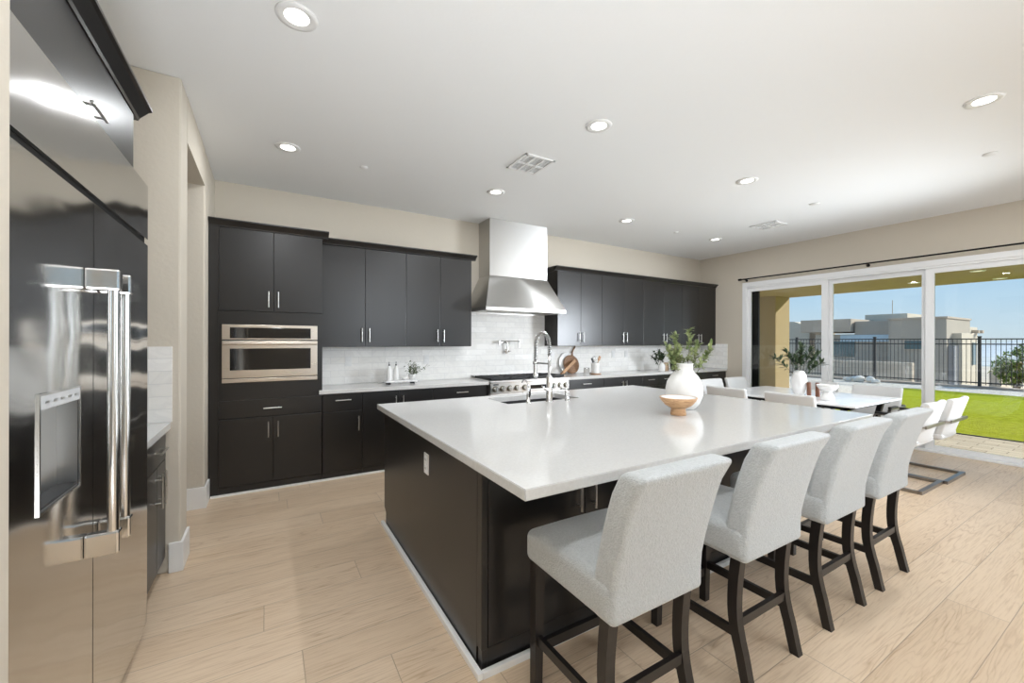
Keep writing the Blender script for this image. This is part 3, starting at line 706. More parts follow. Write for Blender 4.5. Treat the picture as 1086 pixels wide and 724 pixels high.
# ------------------------------------------------------------------ range hood
hd = thing('range_hood', 'large stainless steel chimney range hood against the tiled wall', 'range hood', (2.95, YB - .3, 1.79))
hy = YB - .011
MB().box(2.478, 3.395, 4.735, YB - .001, 2.272, ZC, .004).build('chimney', 'steel_v', hd)
c = MB()
bx0, bx1, byf, tz, bz = 2.27, 3.49, 4.43, 2.272, 1.835
c._add([(bx0, byf, bz), (bx1, byf, bz), (bx1, hy, bz), (bx0, hy, bz), (2.478, 4.735, tz), (3.395, 4.735, tz), (3.395, hy, tz), (2.478, hy, tz)],
       [(0, 1, 5, 4), (1, 2, 6, 5), (2, 3, 7, 6), (3, 0, 4, 7), (0, 3, 2, 1), (4, 5, 6, 7)])
c.build('canopy', 'steel_v', hd)
lp = MB().box(bx0 - .003, bx1 + .003, byf - .003, byf + .02, 1.79, bz, .003).box(bx0 - .003, bx0 + .02, byf, hy, 1.79, bz, .003).box(bx1 - .02, bx1 + .003, byf, hy, 1.79, bz, .003).box(bx0, bx1, hy - .02, hy, 1.79, bz)
lp.build('lip', 'steel_h', hd)
for i in range(3):
    a = bx0 + .03 + i * .395
    f = MB().box(a, a + .375, byf + .04, hy - .04, 1.805, 1.822, .003)
    for k in range(9): f.box(a + .02 + k * .038, a + .035 + k * .038, byf + .06, hy - .06, 1.800, 1.806)
    f.build('filter', 'steel_h', hd)
for i in range(3): MB().cyl((2.75 + i * .06, byf - .003, 1.812), (2.75 + i * .06, byf - .009, 1.812), .009, 12).build('button', 'steel_h', hd)

# ------------------------------------------------------------------ range
RX0, RX1, RYF = 2.358, 3.586, 4.475
rg = thing('range', 'wide stainless professional gas range with black grates under hood', 'range', ((RX0 + RX1) / 2, 4.76, 0))
MB().box(RX0, RX1, YT - .01, YB - .012, .10, .90, .003).build('body', 'steel_h', rg)
MB().box(RX0, RX1, RYF + .005, YT - .01, .755, .885, .006).build('control_panel', 'steel_h', rg)
MB().box(RX0, RX1, RYF - .012, YB - .012, .885, .918, .009).build('cooktop', 'steel_h', rg)
B(RX0 + .03, RX1 - .03, 4.53, YB - .05, .918, .923, .002).build('burner_tray', 'black_metal', rg)
B(RX0, RX1, YB - .045, YB - .012, .918, .955, .004).build('backguard', 'steel_h', rg)
B(2.40, 2.47, RYF + .001, RYF + .006, .862, .876, .001).build('badge', 'black_plastic', rg)
kx = [2.425, 2.53, 2.635, 2.74, 2.86, 3.33, 3.43, 3.53]
for x in kx:
    k = MB(); k.tube([(x, RYF + .006, .815), (x, RYF - .004, .815)], .037, 20)
    ko = k.build('knob_bezel', 'bronze', rg)
    MB().tube([(x, RYF - .004, .815), (x, RYF - .012, .815), (x, RYF - .036, .815)], [.030, .028, .026], 20).box(x - .005, x + .005, RYF - .044, RYF - .03, .792, .838, .002).build('knob', 'nickel', ko)
B(2.95, 3.22, RYF + .000, RYF + .006, .79, .84, .002).build('display', 'black_glass', rg)
for a, b in ((RX0 + .005, 2.83), (2.84, RX1 - .005)):
    d = B(a, b, RYF + .01, YT - .01, .16, .745, .006).build('oven_door', 'steel_h', rg)
    B(a + .06, b - .06, RYF + .007, RYF + .011, .30, .60, .002).build('oven_window', 'black_glass', d)
    m = MB().cyl((a + .03, RYF - .035, .695), (b - .03, RYF - .035, .695), .014, 12)
    for x in (a + .06, b - .06): m.cyl((x, RYF - .035, .695), (x, RYF + .012, .695), .010, 10)
    m.build('oven_handle', 'nickel', d)
B(RX0 + .02, RX1 - .02, YT - .005, YB - .05, 0, .10).build('kick_plate', 'black_metal', rg)
for i in range(4):
    a = RX0 + .035 + i * .291; b = a + .283
    g = MB()
    y0, y1 = 4.545, YB - .07
    for xx in (a, b - .014): g.box(xx, xx + .014, y0, y1, .926, .948, .002)
    for yy in (y0, (y0 + y1) / 2 - .007, y1 - .014): g.box(a, b, yy, yy + .014, .930, .948, .002)
    for xx in (a + .09, a + .18): g.box(xx - .006, xx + .006, y0, y1, .934, .950, .002)
    for cyy in (y0 + .11, y1 - .11):
        g.box(a + .03, b - .03, cyy - .006, cyy + .006, .934, .950, .002)
    for xx in (a, b - .014):
        for yy in (y0, y1 - .014): g.box(xx, xx + .014, yy, yy + .014, .922, .93)
    go = g.build('grate', 'cast_iron', rg)
    for cyy in (y0 + .11, y1 - .11):
        MB().lathe([(.0, .0), (.05, .0), (.05, .006), (.034, .009), (.034, .014), (0, .015)], ((a + b) / 2, cyy, .922), 20).build('burner', 'cast_iron', rg)

# pot filler
pf = thing('pot_filler', 'chrome folding pot filler tap on the tile above range', 'tap', (2.87, YB - .01, 1.36))
ty = YB - .010
MB().tube([(2.90, ty, 1.27), (2.90, ty - .012, 1.27)], .032, 20).tube([(2.90, ty - .012, 1.27), (2.90, ty - .05, 1.27)], .016, 14).tube([(2.90, ty - .05, 1.24), (2.90, ty - .05, 1.395)], .012, 12).build('wall_flange', 'chrome', pf)
MB().tube([(2.90, ty - .05, 1.395), (2.76, ty - .07, 1.395)], .010, 10).tube([(2.76, ty - .07, 1.36), (2.76, ty - .07, 1.42)], .014, 12).build('lower_arm', 'chrome', pf)
MB().tube([(2.76, ty - .07, 1.412), (3.05, ty - .12, 1.412)], .010, 10).tube([(3.05, ty - .12, 1.43), (3.05, ty - .12, 1.33)], .012, 12).build('spout', 'chrome', pf)
MB().tube([(2.90, ty - .05, 1.27), (2.90, ty - .09, 1.27)], .014, 12).tube([(2.90, ty - .085, 1.27), (2.94, ty - .085, 1.275)], .005, 8).build('valve_handle', 'chrome', pf)
MB().tube([(3.03, ty - .12, 1.412), (3.03, ty - .165, 1.412)], .005, 8).build('end_lever', 'chrome', pf)

# ------------------------------------------------------------------ refrigerator wall
FXF, FY0, FY1, CXF = -.48, 1.285, 2.500, -.53
FYS = 1.813
rf = thing('refrigerator', 'tall stainless steel built-in refrigerator with double doors', 'refrigerator', (-.8, 1.89, 0))
MB().box(-1.14, CXF, FY0, FY1, .10, 2.10).build('body', 'dark_in', rf)
B(-1.10, -.512, FY0, FY1, 0, .10).build('kick_plate', 'fridge', rf)
g = MB(); pr = [(CXF, 1.875), (FXF, 1.875), (FXF, 2.122), (FXF - .012, 2.134), (CXF, 2.134)]
g.prism([(x, z) for x, z in pr], 'y', FY0, FY1); g.build('grille_panel', 'fridge', rf)
DZ0, DZ1 = .105, 1.848
# freezer door with the dispenser niche cut in
dy0, dy1, dz0, dz1 = 1.448, 1.693, .984, 1.271
fd = MB()
for (a, b, c_, d_) in ((FY0, dy0, DZ0, DZ1), (dy1, FYS - .003, DZ0, DZ1), (dy0, dy1, DZ0, dz0), (dy0, dy1, dz1, DZ1)): fd.box(CXF, FXF, a, b, c_, d_)
fdo = fd.build('freezer_door', 'fridge', rf)
dn = MB(); bx = FXF - .045
dn.box(bx - .003, bx, dy0, dy1, dz0, dz1)
dn.box(bx, FXF - .001, dy0, dy0 + .002, dz0, dz1).box(bx, FXF - .001, dy1 - .002, dy1, dz0, dz1).box(bx, FXF - .001, dy0, dy1, dz0, dz0 + .003)
dsp = dn.build('dispenser_niche', 'dispenser', fdo)
MB().box(FXF - .003, FXF + .003, dy0, dy1, dz1 - .036, dz1, .002).build('dispenser_panel', 'display', fdo)
MB().box(FXF - .003, FXF + .004, dy0 - .006, dy0, dz0 - .006, dz1 + .006).box(FXF - .003, FXF + .004, dy1, dy1 + .006, dz0 - .006, dz1 + .006).box(FXF - .003, FXF + .004, dy0, dy1, dz0 - .006, dz0).box(FXF - .003, FXF + .004, dy0, dy1, dz1, dz1 + .006).build('dispenser_frame', 'handle_steel', fdo)
B(bx, FXF - .002, dy0 + .004, dy1 - .004, dz0 + .003, dz0 + .010).build('drip_tray', 'sink', fdo)
for k in range(5): B(FXF + .003, FXF + .004, 1.475 + k * .045, 1.495 + k * .045, 1.250, 1.256).build('dispenser_button', 'dispenser', fdo)
MB().box(CXF, FXF - .004, FYS - .0029, FYS + .0029, DZ0, DZ1).box(CXF, FXF - .012, FY0, FY1, DZ1 + .0005, 1.8745).build('seam_filler', 'dark_in', rf)  # dark filler added in the door gaps to keep the seams dark
rdo = B(CXF, FXF, FYS + .003, FY1, DZ0, DZ1).build('refrigerator_door', 'fridge', rf)
for yh, dd in ((1.752, fdo), (1.874, rdo)):
    m = MB().tube([(-.418, yh, .75), (-.418, yh, 1.625)], .0145, 18)
    for z0_, z1_ in ((1.565, 1.63), (.742, .812)): m.box(FXF, -.400, yh - .019, yh + .019, z0_, z1_, .006)
    m.build('handle', 'handle_steel', dd)
B(-1.13, CXF - .002, FY0 + .002, FY1 - .002, 2.10, 2.133).build('top_trim', 'dark_in', rf)

ub = thing('upper_cabinet', 'dark upper cabinet above the stainless refrigerator', 'cabinet', (-.85, 1.89, 2.137))
B(-1.15, CXF - FD, FY0, FY1, 2.137, 2.445).build('carcass', 'dark', ub)
d = B(CXF - FD, CXF, FY0 + .002, FY1 - .002, 2.139, 2.443, .0025).build('door', 'dark', ub)
pull((CXF, 1.945, 2.195), 'y', .15, d, (1, 0, 0), mat='nickel')
m = MB(); out = .055
prx = [(CXF - .03, 2.44), (CXF + .005, 2.44), (CXF + .01, 2.452), (CXF + out - .012, 2.487), (CXF + out, 2.491), (CXF + out, 2.503), (CXF - .03, 2.503)]
m.prism(prx, 'y', FY0, FY1 + out)
m.prism([(FY1 - .02, 2.44), (FY1 + .005, 2.44), (FY1 + out, 2.491), (FY1 + out, 2.503), (FY1 - .02, 2.503)], 'x', -1.15, CXF + .001)
m.build('crown_moulding', 'dark', ub)

sb = thing('base_cabinet', 'dark base cabinet between the refrigerator and the wall pier', 'cabinet', (-.85, 2.85, 0))
BY0, BY1 = FY1 + .004, YP - .002
MB().box(-1.15, CXF - FD, BY0, BY1, .10, .872).box(-1.15, CXF - .06, BY0, BY1, 0, .10).build('carcass', 'dark', sb)
g = .0018; ymid = 2.975
d = B(CXF - FD, CXF, BY0 + g, BY1 - g, .70, .868, .0025).build('drawer', 'dark', sb); pull((CXF, 2.99, .785), 'y', .16, d, (1, 0, 0), so=.032)
for a, b, hy_ in ((BY0, ymid, ymid - .04), (ymid, BY1, ymid + .04)):
    d = B(CXF - FD, CXF, a + g, b - g, .103, .697, .0025).build('door', 'dark', sb); pull((CXF, hy_, .575), 'z', .19, d, (1, 0, 0), so=.032)
tag(B(-1.155, -.505, BY0, YP - .0105, .874, .914, .003).build('countertop', 'quartz'), 'short white quartz countertop between refrigerator and wall pier', 'countertop')
tag(MB().box(-1.15, -.500, YP - .010, YP, .9145, 1.372).build('backsplash', 'tile_x'), 'narrow white tile splash on the pier beside refrigerator', 'backsplash')

# ------------------------------------------------------------------ island
SX0, SX1, SY0, SY1 = 1.63, 2.36, 2.80, 3.17
IX0, IX1, IY0, IY1 = .7375, 3.574, 1.152, 3.311
BX0, BX1, BYF, BYB = .776, 3.33, 1.55, 3.225
il = thing('island_cabinet', 'long dark island cabinet below the white quartz top', 'kitchen island', (2.05, 2.38, 0))
MB().box(BX0 + .02, BX1 - .02, BYF + .022, SY0 - .012, .10, .872).box(BX0 + .02, BX1 - .02, SY0 - .012, BYB - .022, .10, .648).box(BX0 + .02, BX1 - .02, BYB - .04, BYB - .022, .648, .872).box(BX0 + .02, BX1 - .02, BYF + .08, BYB - .08, 0, .10).build('carcass', 'dark', il)
side = [(BYF + .075, 0), (BYB - .075, 0), (BYB - .075, .085), (BYB - .055, .10), (BYB - .055, .115), (BYB, .125), (BYB, .872), (BYF, .872), (BYF, 0.02), (BYF + .012, .02), (BYF + .012, .10), (BYF + .075, .10)]
side = [(BYF + .05, 0), (BYB - .05, 0), (BYB - .05, .105), (BYB, .135), (BYB, .872), (BYF + .045, .872), (BYF + .045, .095), (BYF + .05, .09)]
MB().prism(side, 'x', BX0, BX0 + .02).build('side_panel', 'dark', il)
MB().prism(side, 'x', BX1 - .02, BX1).build('side_panel', 'dark', il)
for xx in (BX0, BX1 - .03): MB().box(xx, xx + .03, BYF, BYF + .044, .10, .872, .003).box(xx + .006, xx + .03, BYF + .006, BYF + .044, .0, .098, .002).build('corner_post', 'dark', il)
xs = [BX0 + .08 + i * (BX1 - BX0 - .16) / 5 for i in range(6)]
B(BX0 + .03, BX1 - .03, BYF + .006, BYF + .03, 0, .10).build('kick_board', 'dark', il)
xs = [.808, 1.345, 1.84, 2.33, 2.82, 3.298]
for i in range(5):
    d = B(xs[i] + .002, xs[i + 1] - .002, BYF + .002, BYF + .021, .105, .868, .0025).build('door', 'dark', il)
    hx = xs[i + 1] - .045 if i % 2 == 0 else xs[i] + .045
    pull((hx, BYF + .002, .665), 'z', .15, d)
for i in range(4):
    a = BX0 + .02 + i * .63
    d = B(a + .002, a + .626, BYB - .021, BYB - .002, .105, .868, .0025).build('door', 'dark', il); pull((a + .58 if i % 2 == 0 else a + .05, BYB - .002, .74), 'z', .15, d, (0, 1, 0))
# island top with a sink cut-out
ct = MB()
def ring_slab(m, o, i, z0, z1):
    ox0, ox1, oy0, oy1 = o; ix0, ix1, iy0, iy1 = i
    P = [(ox0, oy0), (ox1, oy0), (ox1, oy1), (ox0, oy1)]; Q = [(ix0, iy0), (ix1, iy0), (ix1, iy1), (ix0, iy1)]
    vs = [(x, y, z) for z in (z0, z1) for x, y in P + Q]; fs = []
    for k in range(4):
        n = (k + 1) % 4
        fs += [(k, n, 4 + n, 4 + k), (8 + k, 12 + k, 12 + n, 8 + n), (k, 8 + k, 8 + n, n), (4 + k, 4 + n, 12 + n, 12 + k)]
    v, f = m._add(vs, fs)
    es = [e for e in m.bm.edges if all(abs(q.co.x - ox0) < 1e-5 or abs(q.co.x - ox1) < 1e-5 for q in e.verts) and all(abs(q.co.y - oy0) < 1e-5 or abs(q.co.y - oy1) < 1e-5 for q in e.verts)]
    bmesh.ops.bevel(m.bm, geom=es, offset=.003, segments=2, affect='EDGES')
ring_slab(ct, (IX0, IX1, IY0, IY1), (SX0, SX1, SY0, SY1), .8735, .914)
tag(ct.build('island_countertop', 'quartz'), 'large white quartz countertop on the dark kitchen island', 'countertop')
sk = MB(); t_ = .008
sk.box(SX0 - t_, SX1 + t_, SY0 - t_, SY0, .66, .873).box(SX0 - t_, SX1 + t_, SY1, SY1 + t_, .66, .873).box(SX0 - t_, SX0, SY0, SY1, .66, .873).box(SX1, SX1 + t_, SY0, SY1, .66, .873).box(SX0 - t_, SX1 + t_, SY0 - t_, SY1 + t_, .652, .66)
tag(sk.build('sink', 'sink'), 'dark undermount sink set into the island countertop', 'sink')
outlet((BX0, 2.245, .715), '-x', 'white outlet on the dark left side of the island')

# faucets on the island
fx_, fy_ = 1.985, 2.735
fc = thing('kitchen_faucet', 'tall chrome spring faucet beside the island sink', 'faucet', (fx_, fy_, .914))
MB().lathe([(.033, 0), (.033, .006), (.026, .012), (.0255, .20), (.022, .215), (.012, .22), (.012, .395)], (fx_, fy_, .914), 20).build('body', 'chrome', fc)
def arc(t):   # spring arch from riser top to spray head
    R_ = .095; return Vector((fx_ - .01 * t, fy_ + R_ - R_ * math.cos(PI * t), 1.375 + .105 * math.sin(PI * t)))
pth = [Vector((fx_, fy_, 1.30)), Vector((fx_, fy_, 1.34))] + [arc(i / 20) for i in range(21)] + [Vector((fx_ - .01, fy_ + .19, 1.33)), Vector((fx_ - .01, fy_ + .19, 1.22))]
MB().tube(pth, .009, 10).build('hose', 'black_plastic', fc)
sp_ = []; n_ = 900
cum = [0]
for i in range(1, len(pth)): cum.append(cum[-1] + (pth[i] - pth[i - 1]).length)
def along(s):
    for i in range(1, len(pth)):
        if s <= cum[i] or i == len(pth) - 1:
            u = (s - cum[i - 1]) / (cum[i] - cum[i - 1]); return pth[i - 1].lerp(pth[i], u), (pth[i] - pth[i - 1]).normalized()
for k in range(n_ + 1):
    p, t = along(cum[-1] * k / n_); s = Vector((1, 0, 0)); w = t.cross(s).normalized(); s = w.cross(t)
    a = 2 * PI * 40 * k / n_; sp_.append(p + (s * math.cos(a) + w * math.sin(a)) * .0145)
MB().tube(sp_, .0032, 5).build('spring', 'chrome', fc)
hx_, hy_ = fx_ - .01, fy_ + .19
MB().lathe([(.010, .0), (.016, -.01), (.017, -.09), (.021, -.10), (.021, -.13), (.016, -.135)], (hx_, hy_, 1.225), 18).build('spray_head', 'chrome', fc)
MB().tube([(fx_, fy_, 1.225), (hx_, hy_ - .018, 1.225)], .007, 10).lathe([(.019, -.01), (.023, -.01), (.023, .012), (.019, .012)], (hx_, hy_, 1.225), 18).build('holder_arm', 'chrome', fc)
MB().tube([(fx_, fy_, 1.02), (fx_ - .045, fy_ - .01, 1.02)], .015, 14).tube([(fx_ - .04, fy_ - .01, 1.02), (fx_ - .085, fy_ - .015, 1.05)], [.007, .005], 10).build('lever', 'chrome', fc)
ft = thing('filter_faucet', 'small chrome gooseneck filter tap left of the spring faucet', 'faucet', (1.80, 2.765, .914))
px_, py_ = 1.80, 2.765
MB().lathe([(.022, 0), (.022, .006), (.016, .012), (.015, .075), (.008, .085)], (px_, py_, .914), 18).build('body', 'chrome', ft)
MB().tube([(px_, py_, .99), (px_, py_, 1.05)] + [(px_ - .004, py_ + .05 - .05 * math.cos(PI * i / 12), 1.05 + .045 * math.sin(PI * i / 12)) for i in range(11)], .0058, 10).build('spout', 'chrome', ft)
MB().tube([(px_, py_ - .012, .965), (px_ - .006, py_ - .03, .985), (px_ - .008, py_ - .034, 1.03)], [.007, .008, .006], 10).build('lever', 'black_plastic', ft)
sd = thing('soap_dispenser', 'small chrome soap pump right of the spring faucet', 'soap dispenser', (2.14, 2.70, .914))
MB().lathe([(.021, 0), (.021, .006), (.015, .012), (.0145, .065), (.018, .07), (.018, .085)], (2.14, 2.70, .914), 18).build('body', 'chrome', sd)
MB().tube([(2.14, 2.70, .995), (2.14, 2.70, 1.01), (2.138, 2.77, 1.012), (2.138, 2.785, 1.0)], .006, 10).build('spout', 'chrome', sd)

# ------------------------------------------------------------------ bar stools
def make_stool():
    t = thing('bar_stool', '', 'stool', group='white boucle bar stools along the island')
    wv = .225
    # local frame: x across, +y towards the island, origin on the floor under the seat centre (y 0 <-> world 1.16)
    def seat_def(p):
        q = p.copy(); u = p.x / wv; v = (p.y) / .26
        if p.z > .60: q.z += .018 * (1 - u * u) * (1 - min(1, abs(v)) ** 2)
        q.z -= .012 * max(0, v) ** 3 if p.z > .6 else 0
        return q
    MB().rbox((0, .012, .583), (wv + .006, .247, .068), .032, 6, seat_def).build('seat', 'boucle', t, local=True)
    def back_def(p):
        z = p.z; s = max(0, (z - .62) / .40); q = p.copy()
        q.y -= .105 * s ** 1.25
        if z > .90: q.y -= .028 * ((z - .90) / .13) ** 2
        if z < .64: q.y -= .0
        return q
    MB().rbox((0, -.190, .764), (wv, .050, .252), .024, 8, back_def).build('backrest', 'boucle', t, local=True)
    for s in (-1, 1):
        m = MB()
        pts = [(s * .185, -.188, .53), (s * .186, -.176, .34), (s * .188, -.185, .17), (s * .19, -.218, 0)]
        for i in range(3): pass
        vs = []
        fine = []
        for i in range(13):
            u = i / 12; z = .53 * (1 - u); yb_ = -.186 + .016 * math.sin(PI * min(1, u * 1.3)) - .045 * max(0, u - .45) ** 1.6 / .55 ** 1.6
            fine.append((s * (.186 + .004 * u), yb_, z, .043 - .006 * u))
        for (x, y, z, w) in fine: vs += [(x - w / 2, y - w / 2, z), (x + w / 2, y - w / 2, z), (x + w / 2, y + w / 2, z), (x - w / 2, y + w / 2, z)]
        fs = [(0, 1, 2, 3), tuple(range(48, 52))[::-1]]
        for i in range(12):
            for j in range(4): fs.append((4 * i + j, 4 * i + 4 + j, 4 * i + 4 + (j + 1) % 4, 4 * i + (j + 1) % 4))
        m._add(vs, fs); m.build('leg', 'black_wood', t, local=True)
        m = MB(); m.bar((s * .193, .218, .53), (s * .193, .226, 0), .044, .044, (0, 1, 0), .036, .036); m.build('leg', 'black_wood', t, local=True)
        MB().bar((s * .187, -.19, .20), (s * .193, .224, .20), .020, .036).build('side_rail', 'black_wood', t, local=True)
    MB().bar((-.187, -.182, .245), (.187, -.182, .245), .020, .036).build('rear_rail', 'black_wood', t, local=True)
    MB().bar((-.193, .222, .16), (.193, .222, .16), .022, .04).build('footrest', 'black_wood', t, local=True)
    return t
st = make_stool()
stool_lab = ['white boucle bar stool nearest the camera at the island corner', 'white boucle bar stool second from the camera along the island',
             'white boucle bar stool third from the camera along the island', 'white boucle bar stool farthest from the camera, nearest the dining table']
for i, (x, rz) in enumerate(((1.14, 0.0), (1.865, 0.0), (2.56, 0.0), (3.19, 0.0))):
    o = st if i == 0 else copy_tree(st)
    o.location = (x, 1.165, 0); o.rotation_euler = (0, 0, rz); o['label'] = stool_lab[i]

# ------------------------------------------------------------------ dining table and chairs
TXa, TXb, TYa, TYb = 5.17, 6.45, 1.81, 3.36
dt = thing('dining_table', 'white square dining table by the sliding patio door', 'table', ((TXa + TXb) / 2, (TYa + TYb) / 2, 0))
B(TXa, TXb, TYa, TYb, .728, .75, .004).build('tabletop', 'table_white', dt)
MB().box(TXa + .08, TXb - .08, TYa + .08, TYa + .13, .69, .728).box(TXa + .08, TXb - .08, TYb - .13, TYb - .08, .69, .728).box(TXa + .08, TXa + .13, TYa + .08, TYb - .08, .69, .728).box(TXb - .13, TXb - .08, TYa + .08, TYb - .08, .69, .728).build('apron', 'black_metal', dt)
cx_, cy_ = (TXa + TXb) / 2, (TYa + TYb) / 2
for sx in (-1, 1):
    for sy in (-1, 1):
        MB().bar((cx_ + sx * .50, cy_ + sy * .63, .70), (cx_ + sx * .40, cy_ + sy * .50, 0), .05, .05).build('leg', 'black_metal', dt)

def make_chair():
    t = thing('dining_chair', '', 'chair', group='white cantilever chairs around the dining table')
    # +y faces the table; origin under the seat centre
    def sdef(p):
        q = p.copy(); q.z += .015 * (p.y + .22) / .44 - .014 * (1 - (p.x / .25) ** 2) * (p.z > .46); return q
    MB().rbox((0, .0, .455), (.25, .235, .042), .035, 6, sdef).build('seat', 'leather', t, local=True)
    def bdef(p):
        q = p.copy(); s = (p.z - .44) / .43
        q.y -= .115 * s; q.y += .03 * (p.x / .26) ** 2; q.x *= 1 - .05 * (1 - s); return q
    bk = MB().rbox((0, -.215, .643), (.258, .030, .203), .024, 8, bdef).build('backrest', 'leather', t, local=True)
    m = MB(); w = .026
    for s in (-1, 1):
        x = s * .285
        ch = [(x, -.27, .015), (x, .235, .015), (x, .25, .03), (x, .25, .60), (x, .235, .62), (x, -.23, .62), (x * .93, -.305, .62)]
        for a, b in zip(ch[:-1], ch[1:]): m.bar(a, b, .028, .026 if a[2] < .1 and b[2] < .1 else .012, (0, 0, 1))
    m.bar((-.299, -.27, .015), (.299, -.27, .015), .036, .030).bar((-.27, -.303, .62), (.27, -.303, .62), .012, .028)
    m.bar((-.285, .20, .43), (.285, .20, .43), .025, .02).bar((-.285, .25, .43), (-.285, .19, .43), .02, .02).bar((.285, .25, .43), (.285, .19, .43), .02, .02)
    m.build('frame', 'dark_chrome', t, local=True)
    for s in (-1, 1): MB().box(s * .285 - .018, s * .285 + .018, .03, .24, .627, .648, .005).build('arm_pad', 'black_plastic', t, local=True)
    return t
ch = make_chair()
spots = [(5.48, 1.60, 0.0, 'white dining chair at near end of table, nearest the bar stools'),
         (6.09, 1.57, 0.0, 'white dining chair at near end of table, nearest the patio door'),
         (6.50, 2.15, PI / 2, 'white dining chair on the patio door side, nearer the camera'),
         (6.50, 2.82, PI / 2, 'white dining chair on the patio door side, farther from camera'),
         (5.21, 2.32, -PI / 2, 'white dining chair on the island side, nearer the camera'),
         (5.21, 3.04, -PI / 2, 'white dining chair on the island side, farther from camera'),
         (5.79, 3.52, PI, 'white dining chair at far end of table, nearest the island'),
         (6.42, 3.52, PI, 'white dining chair at far end of table, nearest the patio wall')]
for i, (x, y, rz, l) in enumerate(spots):
    o = ch if i == 0 else copy_tree(ch)
    o.location = (x, y, 0); o.rotation_euler = (0, 0, rz); o['label'] = l

# ------------------------------------------------------------------ decor
def branch(name, base, tip, bend, n, size, matl, label, cat, group, seed, wid=.45, r=.0025, side=.10):
    random.seed(seed)
    base, tip = Vector(base), Vector(tip); t = thing(name, label, cat, base, group=group)
    mid = (base + tip) / 2 + Vector(bend); pts = []
    for i in range(13):
        u = i / 12; pts.append(base * (1 - u) ** 2 + mid * 2 * u * (1 - u) + tip * u * u)
    m = MB().tube(pts, [r * (1 - .6 * i / 12) for i in range(13)], 6); lv = MB()
    for k in range(n):
        u = .42 + .58 * (k + random.random() * .5) / n; i = min(11, int(u * 12)); p = pts[i].lerp(pts[i + 1], u * 12 - i)
        d = (pts[i + 1] - pts[i]).normalized()
        rnd = Vector((random.uniform(-1, 1), random.uniform(-1, 1), random.uniform(-.5, 1))).normalized()
        q = p + rnd * side * random.random() * (1 - .5 * u)
        if side > .02: m.tube([p, q], r * .4, 4)
        leaf(lv, q, (d * .5 + rnd), size * random.uniform(.7, 1.2), wid)
        if side > .02:
            for _ in range(2): leaf(lv, p.lerp(q, random.uniform(.4, 1)), (d * .3 + Vector((random.uniform(-1, 1), random.uniform(-1, 1), random.uniform(-.6, 1)))), size * random.uniform(.6, 1.1), wid)
    m.build('stem', 'stem', t); lv.build('leaves', matl, t)
    return t

# large vase on the island with green branches, and the footed bowl
vx, vy = 2.66, 1.965
tag(MB().lathe([(.0, .0), (.070, .0), (.082, .008), (.108, .045), (.128, .10), (.131, .15), (.120, .20), (.094, .245), (.068, .272), (.060, .29), (.060, .325), (.066, .335), (.060, .337), (.052, .325), (.052, .29), (.09, .24), (.115, .15), (.09, .05), (0, .03)], (vx, vy, .914), 40).build('vase', 'ceramic'),
    'large white ceramic vase standing on the island countertop', 'vase')
vz = .914 + .31
for k, (dx, dy, dz, b) in enumerate(((.045, -.01, .29, (.03, 0, .0)), (-.05, .04, .24, (-.02, .02, .03)), (.17, -.10, .14, (.03, -.02, .05)), (-.07, .05, .09, (-.03, .0, .05)), (.11, -.03, .17, (.03, 0, .03)), (-.03, .03, .15, (0, 0, .02)), (-.10, .07, .15, (-.04, .0, .04)))):
    branch('leafy_branch', (vx + dx * .1, vy + dy * .1, vz - .17), (vx + dx, vy + dy, vz + dz), b, 34, .042, 'leaf', 'green leafy branch standing in the large white island vase', 'branch', 'green branches in the large white vase', 20 + k, .6, side=.06)
bwx, bwy = 2.395, 1.815
bo = thing('footed_bowl', 'round wooden footed bowl beside the white vase on the island', 'bowl', (bwx, bwy, .914))
MB().lathe([(0, .048), (.055, .05), (.085, .066), (.112, .098), (.121, .118), (.118, .121), (.113, .119), (.10, .093), (.07, .068), (0, .058)], (bwx, bwy, .914), 40).build('bowl', 'bowl_wood', bo)
MB().lathe([(0, 0), (.049, 0), (.051, .006), (.046, .04), (.05, .05), (0, .052)], (bwx, bwy, .914), 32).build('foot', 'bowl_wood', bo)
MB().lathe([(0, .0585), (.07, .0688), (.10, .0938), (.1125, .119), (.110, .1195), (.098, .097), (.069, .071), (0, .061)], (bwx, bwy, .914), 40).build('inner_glaze', 'gloss_ceramic', bo)

# tray group on the left counter
trx, trY = 1.33, 4.775
ty_ = thing('tray', 'small white marble tray with dark feet on left counter', 'tray', (trx, trY, .914))
MB().rbox((trx, trY, .945), (.185, .065, .011), .008, 4).build('tray_top', 'marble_tray', ty_)
for sx in (-1, 1):
    for sy in (-1, 1): MB().lathe([(.016, 0), (.018, .004), (.014, .022)], (trx + sx * .14, trY + sy * .042, .914), 14).build('foot', 'black_metal', ty_)
def bottle(x, y, label):
    t = thing('oil_bottle', label, 'bottle', (x, y, .956), group='white oil bottles on the tray')
    MB().lathe([(0, 0), (.030, 0), (.032, .008), (.032, .10), (.028, .13), (.014, .155), (.013, .17), (0, .171)], (x, y, .956), 24).build('body', 'gloss_ceramic', t)
    MB().lathe([(.010, .0), (.010, .012), (.004, .014), (.003, .045)], (x, y, .956 + .170), 12).build('pourer', 'black_metal', t)
bottle(1.20, 4.78, 'white oil bottle with dark pourer, left of the pair on tray'); bottle(1.285, 4.80, 'white oil bottle with dark pourer, right of the pair on tray')
tag(MB().lathe([(0, .0), (.02, 0), (.034, .02), (.037, .038), (.034, .038), (.02, .012), (0, .008)], (1.372, 4.77, .956), 20).build('dip_bowl', 'gloss_ceramic'), 'tiny white bowl on tray between bottles and herb pot', 'bowl')
tag(MB().lathe([(0, 0), (.034, 0), (.042, .05), (.044, .062), (.038, .062), (.034, .05), (0, .045)], (1.47, 4.785, .956), 24).build('plant_pot', 'gloss_ceramic'), 'small white pot on tray holding a bushy herb', 'pot')
